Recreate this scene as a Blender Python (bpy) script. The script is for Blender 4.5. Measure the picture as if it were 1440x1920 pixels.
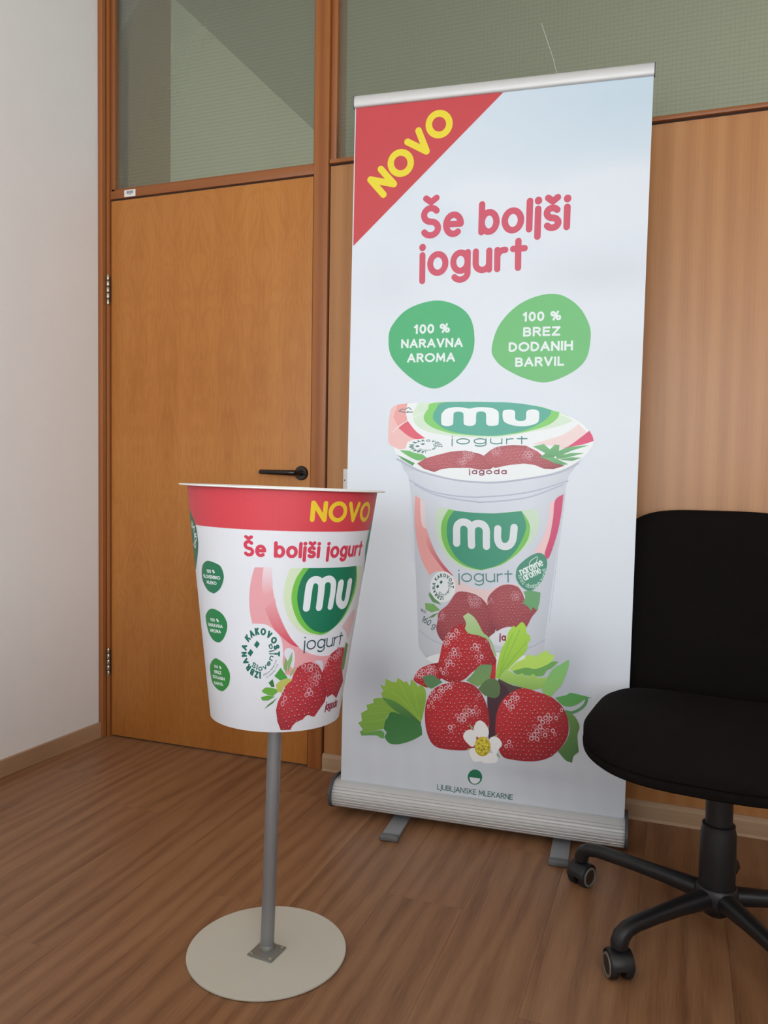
import bpy, bmesh, math, random
from mathutils import Vector, Matrix
from mathutils.geometry import tessellate_polygon

for o in list(bpy.data.objects):
    bpy.data.objects.remove(o, do_unlink=True)
scene = bpy.context.scene
COL = scene.collection
random.seed(7)

# ------------------------------------------------------------------ camera
cam_data = bpy.data.cameras.new('camera')
cam = bpy.data.objects.new('camera', cam_data)
COL.objects.link(cam)
cam_data.sensor_fit = 'VERTICAL'
cam_data.sensor_height = 36.0
cam_data.sensor_width = 27.0
cam_data.lens = 1510.1 / 1920.0 * 36.0
cam_data.clip_start = 0.05
right, up, fwd = Vector((0.9375, 0.3477, 0.0155)), Vector((-0.0314, 0.0401, 0.9987)), Vector((-0.3466, 0.9368, -0.0485))
m = Matrix.Identity(4)
for i in range(3):
    m[i][0], m[i][1], m[i][2] = right[i], up[i], -fwd[i]
m[0][3], m[1][3], m[2][3] = 2.0236, -2.4955, 1.0243
cam.matrix_world = m
scene.camera = cam

# ------------------------------------------------------------------ sky, daylight through the rear window, added fills, exposure
world = bpy.data.worlds.new('sky')
scene.world = world
world.use_nodes = True
world.node_tree.nodes['Background'].inputs[0].default_value = (0.80, 0.88, 1.0, 1)
world.node_tree.nodes['Background'].inputs[1].default_value = 1.0

def area_light(name, loc, rot, sx, sy, power, color):
    d = bpy.data.lights.new(name, 'AREA')
    d.shape = 'RECTANGLE'
    d.size, d.size_y, d.energy, d.color = sx, sy, power, color
    o = bpy.data.objects.new(name, d)
    COL.objects.link(o)
    o.location, o.rotation_euler = loc, rot
    return o
ROOM_X1, ROOM_Y0, ROOM_H = 3.5, -5.6, 2.95
WIN = (0.30, 3.10, 0.80, 2.25)          # rear window opening x0 x1 z0 z1
area_light('window_daylight', (1.7, -5.70, 1.525), (math.radians(90), 0, 0), 2.8, 1.45, 90, (0.90, 0.965, 1.0))
area_light('side_fill', (3.60, -3.9, 1.525), (math.radians(90), 0, math.radians(90)), 1.2, 1.45, 96, (0.90, 0.965, 1.0))  # fill added from the side to brighten the left wall
area_light('corridor_fill', (3.3, 1.5, 1.5), (math.radians(90), 0, math.radians(90)), 2.2, 1.3, 46, (0.97, 1.0, 0.95))  # unseen source added to brighten the corridor wall behind the glass
scene.view_settings.view_transform = 'Standard'
scene.view_settings.look = 'None'
scene.view_settings.exposure = 0.0
scene.view_settings.gamma = 1.0
scene.view_settings.use_curve_mapping = False

# ------------------------------------------------------------------ helpers: objects
def link(o, parent=None):
    COL.objects.link(o)
    if parent is not None:
        o.parent = parent
    return o
def tag(o, label=None, category=None, group=None, kind=None):
    if label: o['label'] = label
    if category: o['category'] = category
    if group: o['group'] = group
    if kind: o['kind'] = kind
    return o
def empty(name, loc=(0, 0, 0), rz=0.0):
    o = bpy.data.objects.new(name, None)
    o.empty_display_size = 0.1
    o.location, o.rotation_euler = loc, (0, 0, rz)
    return link(o)
def mesh_obj(name, verts, faces, mat, parent=None, smooth=False):
    me = bpy.data.meshes.new(name)
    me.from_pydata([tuple(v) for v in verts], [], faces)
    me.materials.append(mat)
    if smooth:
        me.polygons.foreach_set('use_smooth', [True] * len(me.polygons))
    me.update()
    return link(bpy.data.objects.new(name, me), parent)
def from_bm(name, bm, mat, parent=None, smooth=False):
    bmesh.ops.recalc_face_normals(bm, faces=bm.faces)
    me = bpy.data.meshes.new(name)
    bm.to_mesh(me)
    bm.free()
    me.materials.append(mat)
    if smooth:
        me.polygons.foreach_set('use_smooth', [True] * len(me.polygons))
        me.set_sharp_from_angle(angle=math.radians(40))
    return link(bpy.data.objects.new(name, me), parent)
def bm_box(bm, x0, x1, y0, y1, z0, z1, bev=0.0, seg=2):
    r = bmesh.ops.create_cube(bm, size=1.0)
    vs = r['verts']
    for v in vs:
        v.co = Vector(((x0 + x1) / 2 + v.co.x * (x1 - x0), (y0 + y1) / 2 + v.co.y * (y1 - y0), (z0 + z1) / 2 + v.co.z * (z1 - z0)))
    if bev:
        es = list({e for v in vs for e in v.link_edges})
        bmesh.ops.bevel(bm, geom=es, offset=bev, segments=seg, affect='EDGES', profile=0.5)
def box(name, x0, x1, y0, y1, z0, z1, mat, parent=None, bev=0.0, seg=2):
    bm = bmesh.new()
    bm_box(bm, x0, x1, y0, y1, z0, z1, bev, seg)
    return from_bm(name, bm, mat, parent, smooth=bev > 0)
def lathe_data(prof, n=48, M=None, closed=False):
    vs, fs = [], []
    for r, z in prof:
        for i in range(n):
            a = 2 * math.pi * i / n
            v = Vector((r * math.cos(a), r * math.sin(a), z))
            vs.append(M @ v if M else v)
    k = len(prof)
    for j in range(k if closed else k - 1):
        for i in range(n):
            a, b = j * n + i, j * n + (i + 1) % n
            c, d = ((j + 1) % k) * n + (i + 1) % n, ((j + 1) % k) * n + i
            fs.append((a, b, c, d))
    return vs, fs
def lathe(name, prof, mat, parent=None, n=48, M=None, closed=False):
    vs, fs = lathe_data(prof, n, M, closed)
    bm = bmesh.new()
    bv = [bm.verts.new(v) for v in vs]
    for f in fs:
        bm.faces.new([bv[i] for i in f])
    bmesh.ops.remove_doubles(bm, verts=bm.verts, dist=1e-6)
    bmesh.ops.dissolve_degenerate(bm, edges=bm.edges, dist=1e-7)
    return from_bm(name, bm, mat, parent, smooth=True)
def sweep(name, path, radii, mat, parent=None, n=14, square=0.0):
    """tube along a path; radii = (half width, half height) per point"""
    vs, fs = [], []
    P = [Vector(p) for p in path]
    for k, p in enumerate(P):
        t = (P[min(k + 1, len(P) - 1)] - P[max(k - 1, 0)]).normalized()
        side = t.cross(Vector((0, 0, 1)))
        if side.length < 1e-3:
            side = t.cross((P[-1] - P[0]).normalized()) if abs(t.z) > 0.99 and (P[-1] - P[0]).cross(t).length > 1e-3 else Vector((1, 0, 0))
            side = (P[0] - P[-1]).cross(Vector((0, 0, 1))) * -1 if (P[0] - P[-1]).xy.length > 1e-3 else side
        side.normalize()
        upv = side.cross(t).normalized()
        rw, rh = radii[k]
        for i in range(n):
            a = 2 * math.pi * i / n
            c, s = math.cos(a), math.sin(a)
            e = 1.0 - square * 0.6
            vs.append(p + side * rw * math.copysign(abs(c) ** e, c) + upv * rh * math.copysign(abs(s) ** e, s))
    for k in range(len(P) - 1):
        for i in range(n):
            fs.append((k * n + i, k * n + (i + 1) % n, (k + 1) * n + (i + 1) % n, (k + 1) * n + i))
    fs.append(tuple(range(n))[::-1])
    fs.append(tuple(range((len(P) - 1) * n, len(P) * n)))
    bm = bmesh.new()
    bv = [bm.verts.new(v) for v in vs]
    for f in fs:
        bm.faces.new([bv[i] for i in f])
    return from_bm(name, bm, mat, parent, smooth=True)
def extrude_x(name, prof, x0, x1, mat, parent=None, smooth=False, fn=None):
    """closed (y, z) profile extruded along x"""
    n = len(prof)
    bm = bmesh.new()
    a = [bm.verts.new((x0, y, z)) for y, z in prof]
    b = [bm.verts.new((x1, y, z)) for y, z in prof]
    for i in range(n):
        bm.faces.new((a[i], a[(i + 1) % n], b[(i + 1) % n], b[i]))
    bm.faces.new(a)
    bm.faces.new(b)
    if fn:
        for v in bm.verts:
            v.co = fn(v.co)
    return from_bm(name, bm, mat, parent, smooth)

# ------------------------------------------------------------------ helpers: materials
def srgb(r, g, b):
    f = lambda c: c / 12.92 if c <= 0.04045 else ((c + 0.055) / 1.055) ** 2.4
    return (f(r / 255), f(g / 255), f(b / 255), 1)
def new_mat(name):
    mt = bpy.data.materials.new(name)
    mt.use_nodes = True
    nt = mt.node_tree
    return mt, nt, nt.nodes['Principled BSDF']
def plain(name, c, rough=0.5, metal=0.0, bump=0.0, bscale=200.0, spec=0.5, var=0.0, sheen=0.0):
    mt, nt, b = new_mat(name)
    b.inputs['Base Color'].default_value = c
    b.inputs['Roughness'].default_value = rough
    b.inputs['Metallic'].default_value = metal
    b.inputs['Specular IOR Level'].default_value = spec
    if sheen:
        b.inputs['Sheen Weight'].default_value = sheen
        b.inputs['Sheen Roughness'].default_value = 0.6
    tc = nt.nodes.new('ShaderNodeTexCoord')
    if bump:
        n = nt.nodes.new('ShaderNodeTexNoise')
        n.inputs['Scale'].default_value = bscale
        n.inputs['Detail'].default_value = 4
        nt.links.new(tc.outputs['Object'], n.inputs['Vector'])
        bp = nt.nodes.new('ShaderNodeBump')
        bp.inputs['Strength'].default_value = bump
        bp.inputs['Distance'].default_value = 0.002
        nt.links.new(n.outputs['Fac'], bp.inputs['Height'])
        nt.links.new(bp.outputs['Normal'], b.inputs['Normal'])
    if var:
        n2 = nt.nodes.new('ShaderNodeTexNoise')
        n2.inputs['Scale'].default_value = 9.0
        n2.inputs['Detail'].default_value = 3
        nt.links.new(tc.outputs['Object'], n2.inputs['Vector'])
        mr = nt.nodes.new('ShaderNodeMapRange')
        mr.inputs['To Min'].default_value = 1 - var
        mr.inputs['To Max'].default_value = 1 + var
        nt.links.new(n2.outputs['Fac'], mr.inputs['Value'])
        vm = nt.nodes.new('ShaderNodeVectorMath')
        vm.operation = 'SCALE'
        vm.inputs[0].default_value = c[:3]
        nt.links.new(mr.outputs['Result'], vm.inputs['Scale'])
        nt.links.new(vm.outputs['Vector'], b.inputs['Base Color'])
    return mt
def wood(name, dark, mid, light, axis='Z', stretch=14.0, scale=9.0, distort=3.0, rough=0.38, random_shift=False, fine=0.35, tone=0.0, wave_w=0.5, ndist=0.0):
    """veneer: soft cathedral figure from a distorted wave, plus fine fibres along the axis"""
    mt, nt, b = new_mat(name)
    N, L = nt.nodes, nt.links
    tc = N.new('ShaderNodeTexCoord')
    mp = N.new('ShaderNodeMapping')
    sc = {'Z': (1, 1, 1 / stretch), 'Y': (1, 1 / stretch, 1), 'X': (1 / stretch, 1, 1)}[axis]
    mp.inputs['Scale'].default_value = sc
    src = tc.outputs['Object']
    if random_shift:
        oi = N.new('ShaderNodeObjectInfo')
        sm = N.new('ShaderNodeVectorMath')
        sm.operation = 'SCALE'
        sm.inputs[0].default_value = (7.3, 41.0, 3.1)
        L.new(oi.outputs['Random'], sm.inputs['Scale'])
        ad = N.new('ShaderNodeVectorMath')
        ad.operation = 'ADD'
        L.new(src, ad.inputs[0])
        L.new(sm.outputs['Vector'], ad.inputs[1])
        src = ad.outputs['Vector']
    L.new(src, mp.inputs['Vector'])
    nz = N.new('ShaderNodeTexNoise')
    nz.inputs['Scale'].default_value = scale * 0.8
    nz.inputs['Detail'].default_value = 4
    nz.inputs['Distortion'].default_value = ndist
    L.new(mp.outputs['Vector'], nz.inputs['Vector'])
    wv = N.new('ShaderNodeTexWave')
    wv.wave_type = 'BANDS'
    wv.bands_direction = 'Y' if axis == 'X' else 'X'
    wv.inputs['Scale'].default_value = scale * 0.35
    wv.inputs['Distortion'].default_value = distort * 3
    wv.inputs['Detail'].default_value = 3
    wv.inputs['Detail Scale'].default_value = 1.1
    L.new(mp.outputs['Vector'], wv.inputs['Vector'])
    mp2 = N.new('ShaderNodeMapping')
    mp2.inputs['Scale'].default_value = tuple((1 if v == 1 else 1 / (stretch * 3)) for v in sc)
    L.new(src, mp2.inputs['Vector'])
    fn = N.new('ShaderNodeTexNoise')
    fn.inputs['Scale'].default_value = 260
    fn.inputs['Detail'].default_value = 2
    L.new(mp2.outputs['Vector'], fn.inputs['Vector'])
    mx = N.new('ShaderNodeMix')
    mx.inputs['Factor'].default_value = wave_w
    L.new(nz.outputs['Fac'], mx.inputs['A'])
    L.new(wv.outputs['Fac'], mx.inputs['B'])
    mx2 = N.new('ShaderNodeMix')
    mx2.inputs['Factor'].default_value = fine
    L.new(mx.outputs['Result'], mx2.inputs['A'])
    L.new(fn.outputs['Fac'], mx2.inputs['B'])
    cr = N.new('ShaderNodeValToRGB')
    e = cr.color_ramp.elements
    e[0].position, e[0].color = 0.22, dark
    e[1].position, e[1].color = 0.78, light
    k = cr.color_ramp.elements.new(0.5)
    k.color = mid
    L.new(mx2.outputs['Result'], cr.inputs['Fac'])
    out = cr.outputs['Color']
    if tone:
        oi2 = N.new('ShaderNodeObjectInfo')
        mr = N.new('ShaderNodeMapRange')
        mr.inputs['To Min'].default_value = 1 - tone
        mr.inputs['To Max'].default_value = 1 + tone
        L.new(oi2.outputs['Random'], mr.inputs['Value'])
        vm = N.new('ShaderNodeVectorMath')
        vm.operation = 'SCALE'
        L.new(out, vm.inputs[0])
        L.new(mr.outputs['Result'], vm.inputs['Scale'])
        out = vm.outputs['Vector']
    L.new(out, b.inputs['Base Color'])
    b.inputs['Roughness'].default_value = rough
    bp = N.new('ShaderNodeBump')
    bp.inputs['Strength'].default_value = 0.08
    bp.inputs['Distance'].default_value = 0.001
    L.new(fn.outputs['Fac'], bp.inputs['Height'])
    L.new(bp.outputs['Normal'], b.inputs['Normal'])
    return mt
def print_mat(name, rough):
    mt, nt, b = new_mat(name)
    at = nt.nodes.new('ShaderNodeAttribute')
    at.attribute_name = 'ink'
    nt.links.new(at.outputs['Color'], b.inputs['Base Color'])
    b.inputs['Roughness'].default_value = rough
    b.inputs['Specular IOR Level'].default_value = 0.5
    return mt

M_plaster = plain('white plaster', srgb(236, 234, 233), 0.9, bump=0.25, bscale=60, spec=0.2, var=0.02)
M_ceiling = plain('ceiling paint', srgb(235, 234, 230), 0.95, spec=0.2)
def bookmatched_veneer(name, dark, mid, light, leaf=0.128):
    """mirrored veneer leaves with cathedral figure: contour lines of a stretched noise"""
    mt, nt, b = new_mat(name)
    N, L = nt.nodes, nt.links
    tc = N.new('ShaderNodeTexCoord')
    sp = N.new('ShaderNodeSeparateXYZ'); L.new(tc.outputs['Object'], sp.inputs[0])
    ofs = N.new('ShaderNodeMath'); ofs.operation = 'ADD'; ofs.inputs[1].default_value = 1.03
    L.new(sp.outputs['X'], ofs.inputs[0])
    pp = N.new('ShaderNodeMath'); pp.operation = 'PINGPONG'; pp.inputs[1].default_value = leaf
    L.new(ofs.outputs[0], pp.inputs[0])
    cb = N.new('ShaderNodeCombineXYZ'); L.new(pp.outputs[0], cb.inputs[0]); L.new(sp.outputs['Z'], cb.inputs[2])
    def noise(scale, sx, sz, detail, dist=0.0, src=None):
        mp = N.new('ShaderNodeMapping'); mp.inputs['Scale'].default_value = (sx, 1, sz)
        L.new(src or cb.outputs[0], mp.inputs['Vector'])
        n = N.new('ShaderNodeTexNoise'); n.inputs['Scale'].default_value = scale
        n.inputs['Detail'].default_value = detail; n.inputs['Distortion'].default_value = dist
        L.new(mp.outputs['Vector'], n.inputs['Vector'])
        return n.outputs['Fac']
    def math_(op, a, v):
        m_ = N.new('ShaderNodeMath'); m_.operation = op
        L.new(a, m_.inputs[0])
        if isinstance(v, float): m_.inputs[1].default_value = v
        elif v is not None: L.new(v, m_.inputs[1])
        return m_.outputs[0]
    fig = math_('SINE', math_('MULTIPLY', noise(1.0, 8.5, 2.6, 4.0, 0.5), 95.0), None)
    broad = noise(1.0, 9.0, 1.2, 3)
    fine_ = noise(1.0, 260.0, 5.0, 2, 0.0, tc.outputs['Object'])
    v = math_('ADD', math_('MULTIPLY', fig, 0.042), math_('MULTIPLY', broad, 0.45))
    v = math_('ADD', v, math_('MULTIPLY', fine_, 0.28))
    v = math_('ADD', v, math_('MULTIPLY', noise(1.0, 5.0, 0.9, 3, 0.6, tc.outputs['Object']), 0.30))
    cr = N.new('ShaderNodeValToRGB')
    e = cr.color_ramp.elements
    e[0].position, e[0].color = 0.28, dark
    e[1].position, e[1].color = 0.72, light
    k_ = cr.color_ramp.elements.new(0.5); k_.color = mid
    L.new(v, cr.inputs['Fac'])
    L.new(cr.outputs['Color'], b.inputs['Base Color'])
    b.inputs['Roughness'].default_value = 0.46
    b.inputs['Specular IOR Level'].default_value = 0.4
    return mt
M_door = bookmatched_veneer('oak veneer door', srgb(160, 96, 40), srgb(179, 114, 52), srgb(192, 129, 64))
M_panel = wood('beech veneer panel', srgb(166, 110, 60), srgb(182, 125, 73), srgb(194, 140, 86), 'Z', 30.0, 16.0, 1.2, 0.36, wave_w=0.3)
M_frame = wood('stained frame timber', srgb(136, 78, 38), srgb(152, 90, 44), srgb(166, 104, 54), 'Z', 25.0, 22.0, 1.0, 0.4)
M_frame_x = wood('stained rail timber', srgb(136, 78, 38), srgb(152, 90, 44), srgb(166, 104, 54), 'X', 25.0, 22.0, 1.0, 0.4)
M_groove = plain('dark joint', srgb(52, 30, 20), 0.8)
M_skirt = wood('skirting laminate', srgb(168, 136, 106), srgb(184, 152, 120), srgb(196, 166, 136), 'X', 18.0, 18.0, 1.5, 0.45)
M_skirt_y = wood('skirting laminate side', srgb(160, 126, 96), srgb(178, 144, 112), srgb(190, 158, 126), 'Y', 18.0, 18.0, 1.5, 0.45)
M_plank = wood('oak laminate', srgb(112, 74, 48), srgb(146, 104, 72), srgb(162, 121, 86), 'Y', 8.0, 17.0, 3.0, 0.45, True, 0.38, 0.05, wave_w=0.3, ndist=0.8)
M_sub = plain('subfloor', srgb(52, 36, 26), 0.9)
M_alu = plain('satin aluminium', srgb(206, 206, 206), 0.5, 0.3, var=0.02)
M_alu_d = plain('grey painted steel', srgb(150, 152, 156), 0.4, 0.45)
M_zinc = plain('zinc plate', srgb(140, 140, 134), 0.5, 0.5, bump=0.1, bscale=90, var=0.12)
M_cap = plain('dark grey plastic', srgb(74, 78, 84), 0.5)
M_tip = plain('grey rubber tip', srgb(104, 105, 108), 0.6)
M_disc = plain('cream lacquered steel', srgb(206, 203, 190), 0.55, var=0.01)
M_white = plain('white plastic', srgb(232, 230, 226), 0.45)
M_black = plain('black plastic', srgb(26, 27, 30), 0.42)
M_black_g = plain('black bakelite', srgb(24, 16, 14), 0.22)
M_steel = plain('nickel hinge steel', srgb(190, 182, 168), 0.3, 0.9)
M_fabric = plain('black woven fabric', srgb(20, 17, 16), 0.95, bump=0.6, bscale=700, spec=0.08, var=0.1)
M_ring = plain('grey wheel rim', srgb(120, 118, 112), 0.5)
M_tread = plain('black wheel tread', srgb(30, 29, 29), 0.6)
M_hubbrown = plain('brown wheel cover', srgb(46, 36, 30), 0.5)
M_paper = plain('sticker paper', srgb(232, 230, 226), 0.6)
M_inkgrey = plain('sticker ink', srgb(96, 104, 128), 0.6)
M_film = print_mat('banner film print', 0.42)
M_cupprint = print_mat('cup board print', 0.5)

def wired_glass():
    mt = bpy.data.materials.new('wired patterned glass')
    mt.use_nodes = True
    nt = mt.node_tree
    N, L = nt.nodes, nt.links
    for n in list(N):
        N.remove(n)
    out = N.new('ShaderNodeOutputMaterial')
    tc = N.new('ShaderNodeTexCoord')
    def lines(axis, period, duty):
        sp = N.new('ShaderNodeSeparateXYZ')
        L.new(tc.outputs['Object'], sp.inputs[0])
        a = N.new('ShaderNodeMath'); a.operation = 'MULTIPLY'; a.inputs[1].default_value = 1 / period
        L.new(sp.outputs[axis], a.inputs[0])
        f = N.new('ShaderNodeMath'); f.operation = 'FRACT'
        L.new(a.outputs[0], f.inputs[0])
        g = N.new('ShaderNodeMath'); g.operation = 'LESS_THAN'; g.inputs[1].default_value = duty
        L.new(f.outputs[0], g.inputs[0])
        return g.outputs[0]
    mxw = N.new('ShaderNodeMath'); mxw.operation = 'MAXIMUM'
    L.new(lines('Z', 0.0127, 0.11), mxw.inputs[0])
    L.new(lines('X', 0.0127, 0.05), mxw.inputs[1])
    nz = N.new('ShaderNodeTexNoise'); nz.inputs['Scale'].default_value = 140; nz.inputs['Detail'].default_value = 2
    L.new(tc.outputs['Object'], nz.inputs['Vector'])
    bp = N.new('ShaderNodeBump'); bp.inputs['Strength'].default_value = 0.35; bp.inputs['Distance'].default_value = 0.001
    L.new(nz.outputs['Fac'], bp.inputs['Height'])
    tint = N.new('ShaderNodeMix'); tint.data_type = 'RGBA'
    tint.inputs['A'].default_value = (0.75, 0.76, 0.70, 1)
    tint.inputs['B'].default_value = (0.63, 0.64, 0.575, 1)
    L.new(mxw.outputs[0], tint.inputs['Factor'])
    rf = N.new('ShaderNodeBsdfTransparent')
    L.new(tint.outputs['Result'], rf.inputs['Color'])
    df = N.new('ShaderNodeBsdfDiffuse'); df.inputs['Color'].default_value = (0.40, 0.43, 0.37, 1)
    gl = N.new('ShaderNodeBsdfGlossy'); gl.inputs['Roughness'].default_value = 0.28
    L.new(bp.outputs['Normal'], gl.inputs['Normal'])
    m1 = N.new('ShaderNodeMixShader'); m1.inputs[0].default_value = 0.16
    L.new(rf.outputs[0], m1.inputs[1]); L.new(df.outputs[0], m1.inputs[2])
    fr = N.new('ShaderNodeFresnel'); fr.inputs['IOR'].default_value = 1.4
    m2 = N.new('ShaderNodeMixShader')
    L.new(fr.outputs[0], m2.inputs[0]); L.new(m1.outputs[0], m2.inputs[1]); L.new(gl.outputs[0], m2.inputs[2])
    L.new(m2.outputs[0], out.inputs[0])
    return mt
M_glass = wired_glass()

# ------------------------------------------------------------------ the room
S = 'structure'
def wall_left_x(y): return -0.040 + 0.055 * y
sub = tag(box('floor', -0.5, ROOM_X1 + 0.1, ROOM_Y0 - 0.1, 0.06, -0.06, -0.009, M_sub), kind=S)
PW, PL = 0.193, 1.285
plank_mesh = None
offs = [0.0, 0.62, 0.27, 0.95, 0.44, 1.1, 0.15, 0.78]
k = 0
x = -0.36
while x < ROOM_X1:
    y = -PL + offs[k % len(offs)] * 0.999 + 0.05
    y_top = 0.05
    ys = [y_top]
    c = y_top - offs[k % len(offs)] - 0.12
    while c > ROOM_Y0:
        ys.append(c); c -= PL
    ys.append(ROOM_Y0)
    for a, b in zip(ys[:-1], ys[1:]):
        ln = a - b
        if ln < 0.02: continue
        pl = box('plank', -PW / 2 + 0.0001, PW / 2 - 0.0001, -ln / 2 + 0.0001, ln / 2 - 0.0001, -0.0085, 0.0, M_plank, sub, 0.0004, 1)
        pl.location = (x + PW / 2, (a + b) / 2, 0)
    x += PW
    k += 1
# unseen table added behind the viewer to shade the lower walls and floor
M_table = plain('beech table top', srgb(196, 160, 118), 0.45, var=0.04)
table = tag(empty('shading_table', (1.70, -2.85, 0)), 'unseen long table added to shade the lower part of the room', 'table')
box('tabletop', -1.65, 1.65, -0.55, 0.55, 0.715, 0.745, M_table, table, 0.004)
box('modesty_panel', -1.5, 1.5, -0.02, 0.0, 0.30, 0.715, M_table, table)
for sx in (-1, 1):
    for sy in (-1, 1):
        box('leg', sx * 1.56 - 0.025, sx * 1.56 + 0.025, sy * 0.47 - 0.025, sy * 0.47 + 0.025, 0.0, 0.715, M_black, table, 0.003)
# left plaster wall, slightly out of square
def quad_prism(name, pts, z0, z1, mat, parent=None):
    n = len(pts)
    vs = [(p[0], p[1], z0) for p in pts] + [(p[0], p[1], z1) for p in pts]
    fs = [tuple(range(n))[::-1], tuple(range(n, 2 * n))] + [(i, (i + 1) % n, n + (i + 1) % n, n + i) for i in range(n)]
    bm = bmesh.new()
    bv = [bm.verts.new(v) for v in vs]
    for f in fs: bm.faces.new([bv[i] for i in f])
    return from_bm(name, bm, mat, parent)
tag(quad_prism('wall_left', [(wall_left_x(0.02), 0.02), (wall_left_x(ROOM_Y0), ROOM_Y0), (wall_left_x(ROOM_Y0) - 0.12, ROOM_Y0), (wall_left_x(0.02) - 0.12, 0.02)], 0.0, ROOM_H, M_plaster), kind=S)
tag(box('ceiling', -0.45, ROOM_X1 + 0.1, ROOM_Y0 - 0.1, 0.0, ROOM_H, ROOM_H + 0.08, M_ceiling), kind=S)
bm = bmesh.new()
bm_box(bm, ROOM_X1, ROOM_X1 + 0.2, ROOM_Y0 - 0.2, -4.5, 0, ROOM_H)
bm_box(bm, ROOM_X1, ROOM_X1 + 0.2, -3.3, 0.0, 0, ROOM_H)
bm_box(bm, ROOM_X1, ROOM_X1 + 0.2, -4.5, -3.3, 0, WIN[2])
bm_box(bm, ROOM_X1, ROOM_X1 + 0.2, -4.5, -3.3, WIN[3], ROOM_H)
tag(from_bm('wall_right', bm, M_plaster), kind=S)
# rear wall behind the viewer, with the window that lights the room
bm = bmesh.new()
bm_box(bm, -0.45, WIN[0], ROOM_Y0 - 0.2, ROOM_Y0, 0, ROOM_H)
bm_box(bm, WIN[1], ROOM_X1 + 0.1, ROOM_Y0 - 0.2, ROOM_Y0, 0, ROOM_H)
bm_box(bm, WIN[0], WIN[1], ROOM_Y0 - 0.2, ROOM_Y0, 0, WIN[2])
bm_box(bm, WIN[0], WIN[1], ROOM_Y0 - 0.2, ROOM_Y0, WIN[3], ROOM_H)
tag(from_bm('wall_rear', bm, M_plaster), kind=S)
wf = tag(empty('window_3', ((WIN[0] + WIN[1]) / 2, ROOM_Y0 - 0.03, WIN[2])), kind=S)
hw, hh = (WIN[1] - WIN[0]) / 2, WIN[3] - WIN[2]
for nm, a in (('frame_side', (-hw, -hw + 0.06, 0, hh)), ('frame_side', (hw - 0.06, hw, 0, hh)), ('frame_bottom', (-hw, hw, 0, 0.06)), ('frame_top', (-hw, hw, hh - 0.06, hh)), ('mullion', (-0.03, 0.03, 0.06, hh - 0.06))):
    box(nm, a[0], a[1], -0.03, 0.03, a[2], a[3], M_white, wf, 0.004)

wf = tag(empty('added_side_window', (ROOM_X1 + 0.03, -3.9, WIN[2])), kind=S)  # unseen window frame added around the side fill
for nm, a in (('frame_side', (-0.6, -0.54, 0, hh)), ('frame_side', (0.54, 0.6, 0, hh)), ('frame_bottom', (-0.6, 0.6, 0, 0.06)), ('frame_top', (-0.6, 0.6, hh - 0.06, hh))):
    box(nm, -0.03, 0.03, a[0], a[1], a[2], a[3], M_white, wf, 0.004)

# back wall: timber partition with door, glazed transoms and veneer panel
DW, DH = 0.834, 2.015
tag(box('wall_back', 0.893, ROOM_X1, 0.0, 0.03, 0.0, 2.040, M_panel), kind=S)
door = tag(box('door_1', 0.0025, DW - 0.0045, 0.0, 0.04, 0.006, DH, M_door, None, 0.0015), kind=S)
for z0, z1 in ((1.635, 1.748), (0.235, 0.344)):
    h = empty('hinge'); h.parent = door
    n = 5
    me = None
    bm = bmesh.new()
    bm_box(bm, -0.020, -0.001, -0.0035, -0.0015, z0 + 0.012, z1 - 0.012)
    from_bm('hinge_leaf', bm, M_black, h)
    for i in range(n):
        a, b = z0 + (z1 - z0) * i / n, z0 + (z1 - z0) * (i + 1) / n - 0.0025
        r = 0.0062 if i not in (0, n - 1) else 0.0055
        lathe('hinge_knuckle', [(0, a), (r * .8, a), (r, a + .002), (r, b - .002), (r * .8, b), (0, b)], M_steel, h, 14, Matrix.Translation((-0.0068, -0.008, 0)))
# lever handle
hd = empty('door_handle', (0, 0, 0)); hd.parent = door
Mr = Matrix.Translation((0.7976, 0, 1.0193)) @ Matrix.Rotation(math.radians(90), 4, 'X')
lathe('rosette', [(0, 0), (0.0235, 0), (0.0245, 0.002), (0.0245, 0.007), (0.022, 0.010), (0, 0.0105)], M_black_g, hd, 36, Mr)
sweep('lever', [(0.7976, -0.008, 1.0193), (0.7976, -0.038, 1.0193), (0.7955, -0.047, 1.0193), (0.789, -0.052, 1.0194), (0.775, -0.054, 1.0196), (0.74, -0.054, 1.0203), (0.70, -0.053, 1.0210), (0.668, -0.052, 1.0214), (0.662, -0.0515, 1.0215), (0.660, -0.0515, 1.0215)],
      [(0.009, 0.009), (0.009, 0.009), (0.0095, 0.0095), (0.010, 0.010), (0.010, 0.0095), (0.009, 0.009), (0.0085, 0.0085), (0.0085, 0.0085), (0.006, 0.006), (0.002, 0.002)], M_black_g, hd, 14)
# frame
trim = tag(box('trim_1', -0.046, -0.0215, -0.022, 0.10, 0.0, ROOM_H, M_frame, None, 0.002), kind=S)
box('jamb_rebate', -0.0215, -0.001, 0.006, 0.10, 0.0, DH + 0.005, M_frame, trim)
box('jamb_groove', -0.0215, -0.0180, -0.003, 0.006, 0.0, ROOM_H, M_groove, trim)
box('jamb_bead', -0.0178, -0.004, -0.003, 0.006, 0.0, ROOM_H, M_frame, trim)
trim = tag(box('trim_2', DW + 0.001, 0.8885, -0.010, 0.135, 0.0, ROOM_H, M_frame, None, 0.002), kind=S)
box('joint', 0.8885, 0.8932, 0.002, 0.03, 0.0, 2.04, M_groove, trim)
trim = tag(box('trim_3', 0.0, DW, -0.004, 0.10, DH + 0.006, 2.050, M_frame_x, None, 0.0015), kind=S)
box('joint', 0.0, DW, 0.003, 0.04, DH - 0.001, DH + 0.006, M_groove, trim)
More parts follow.
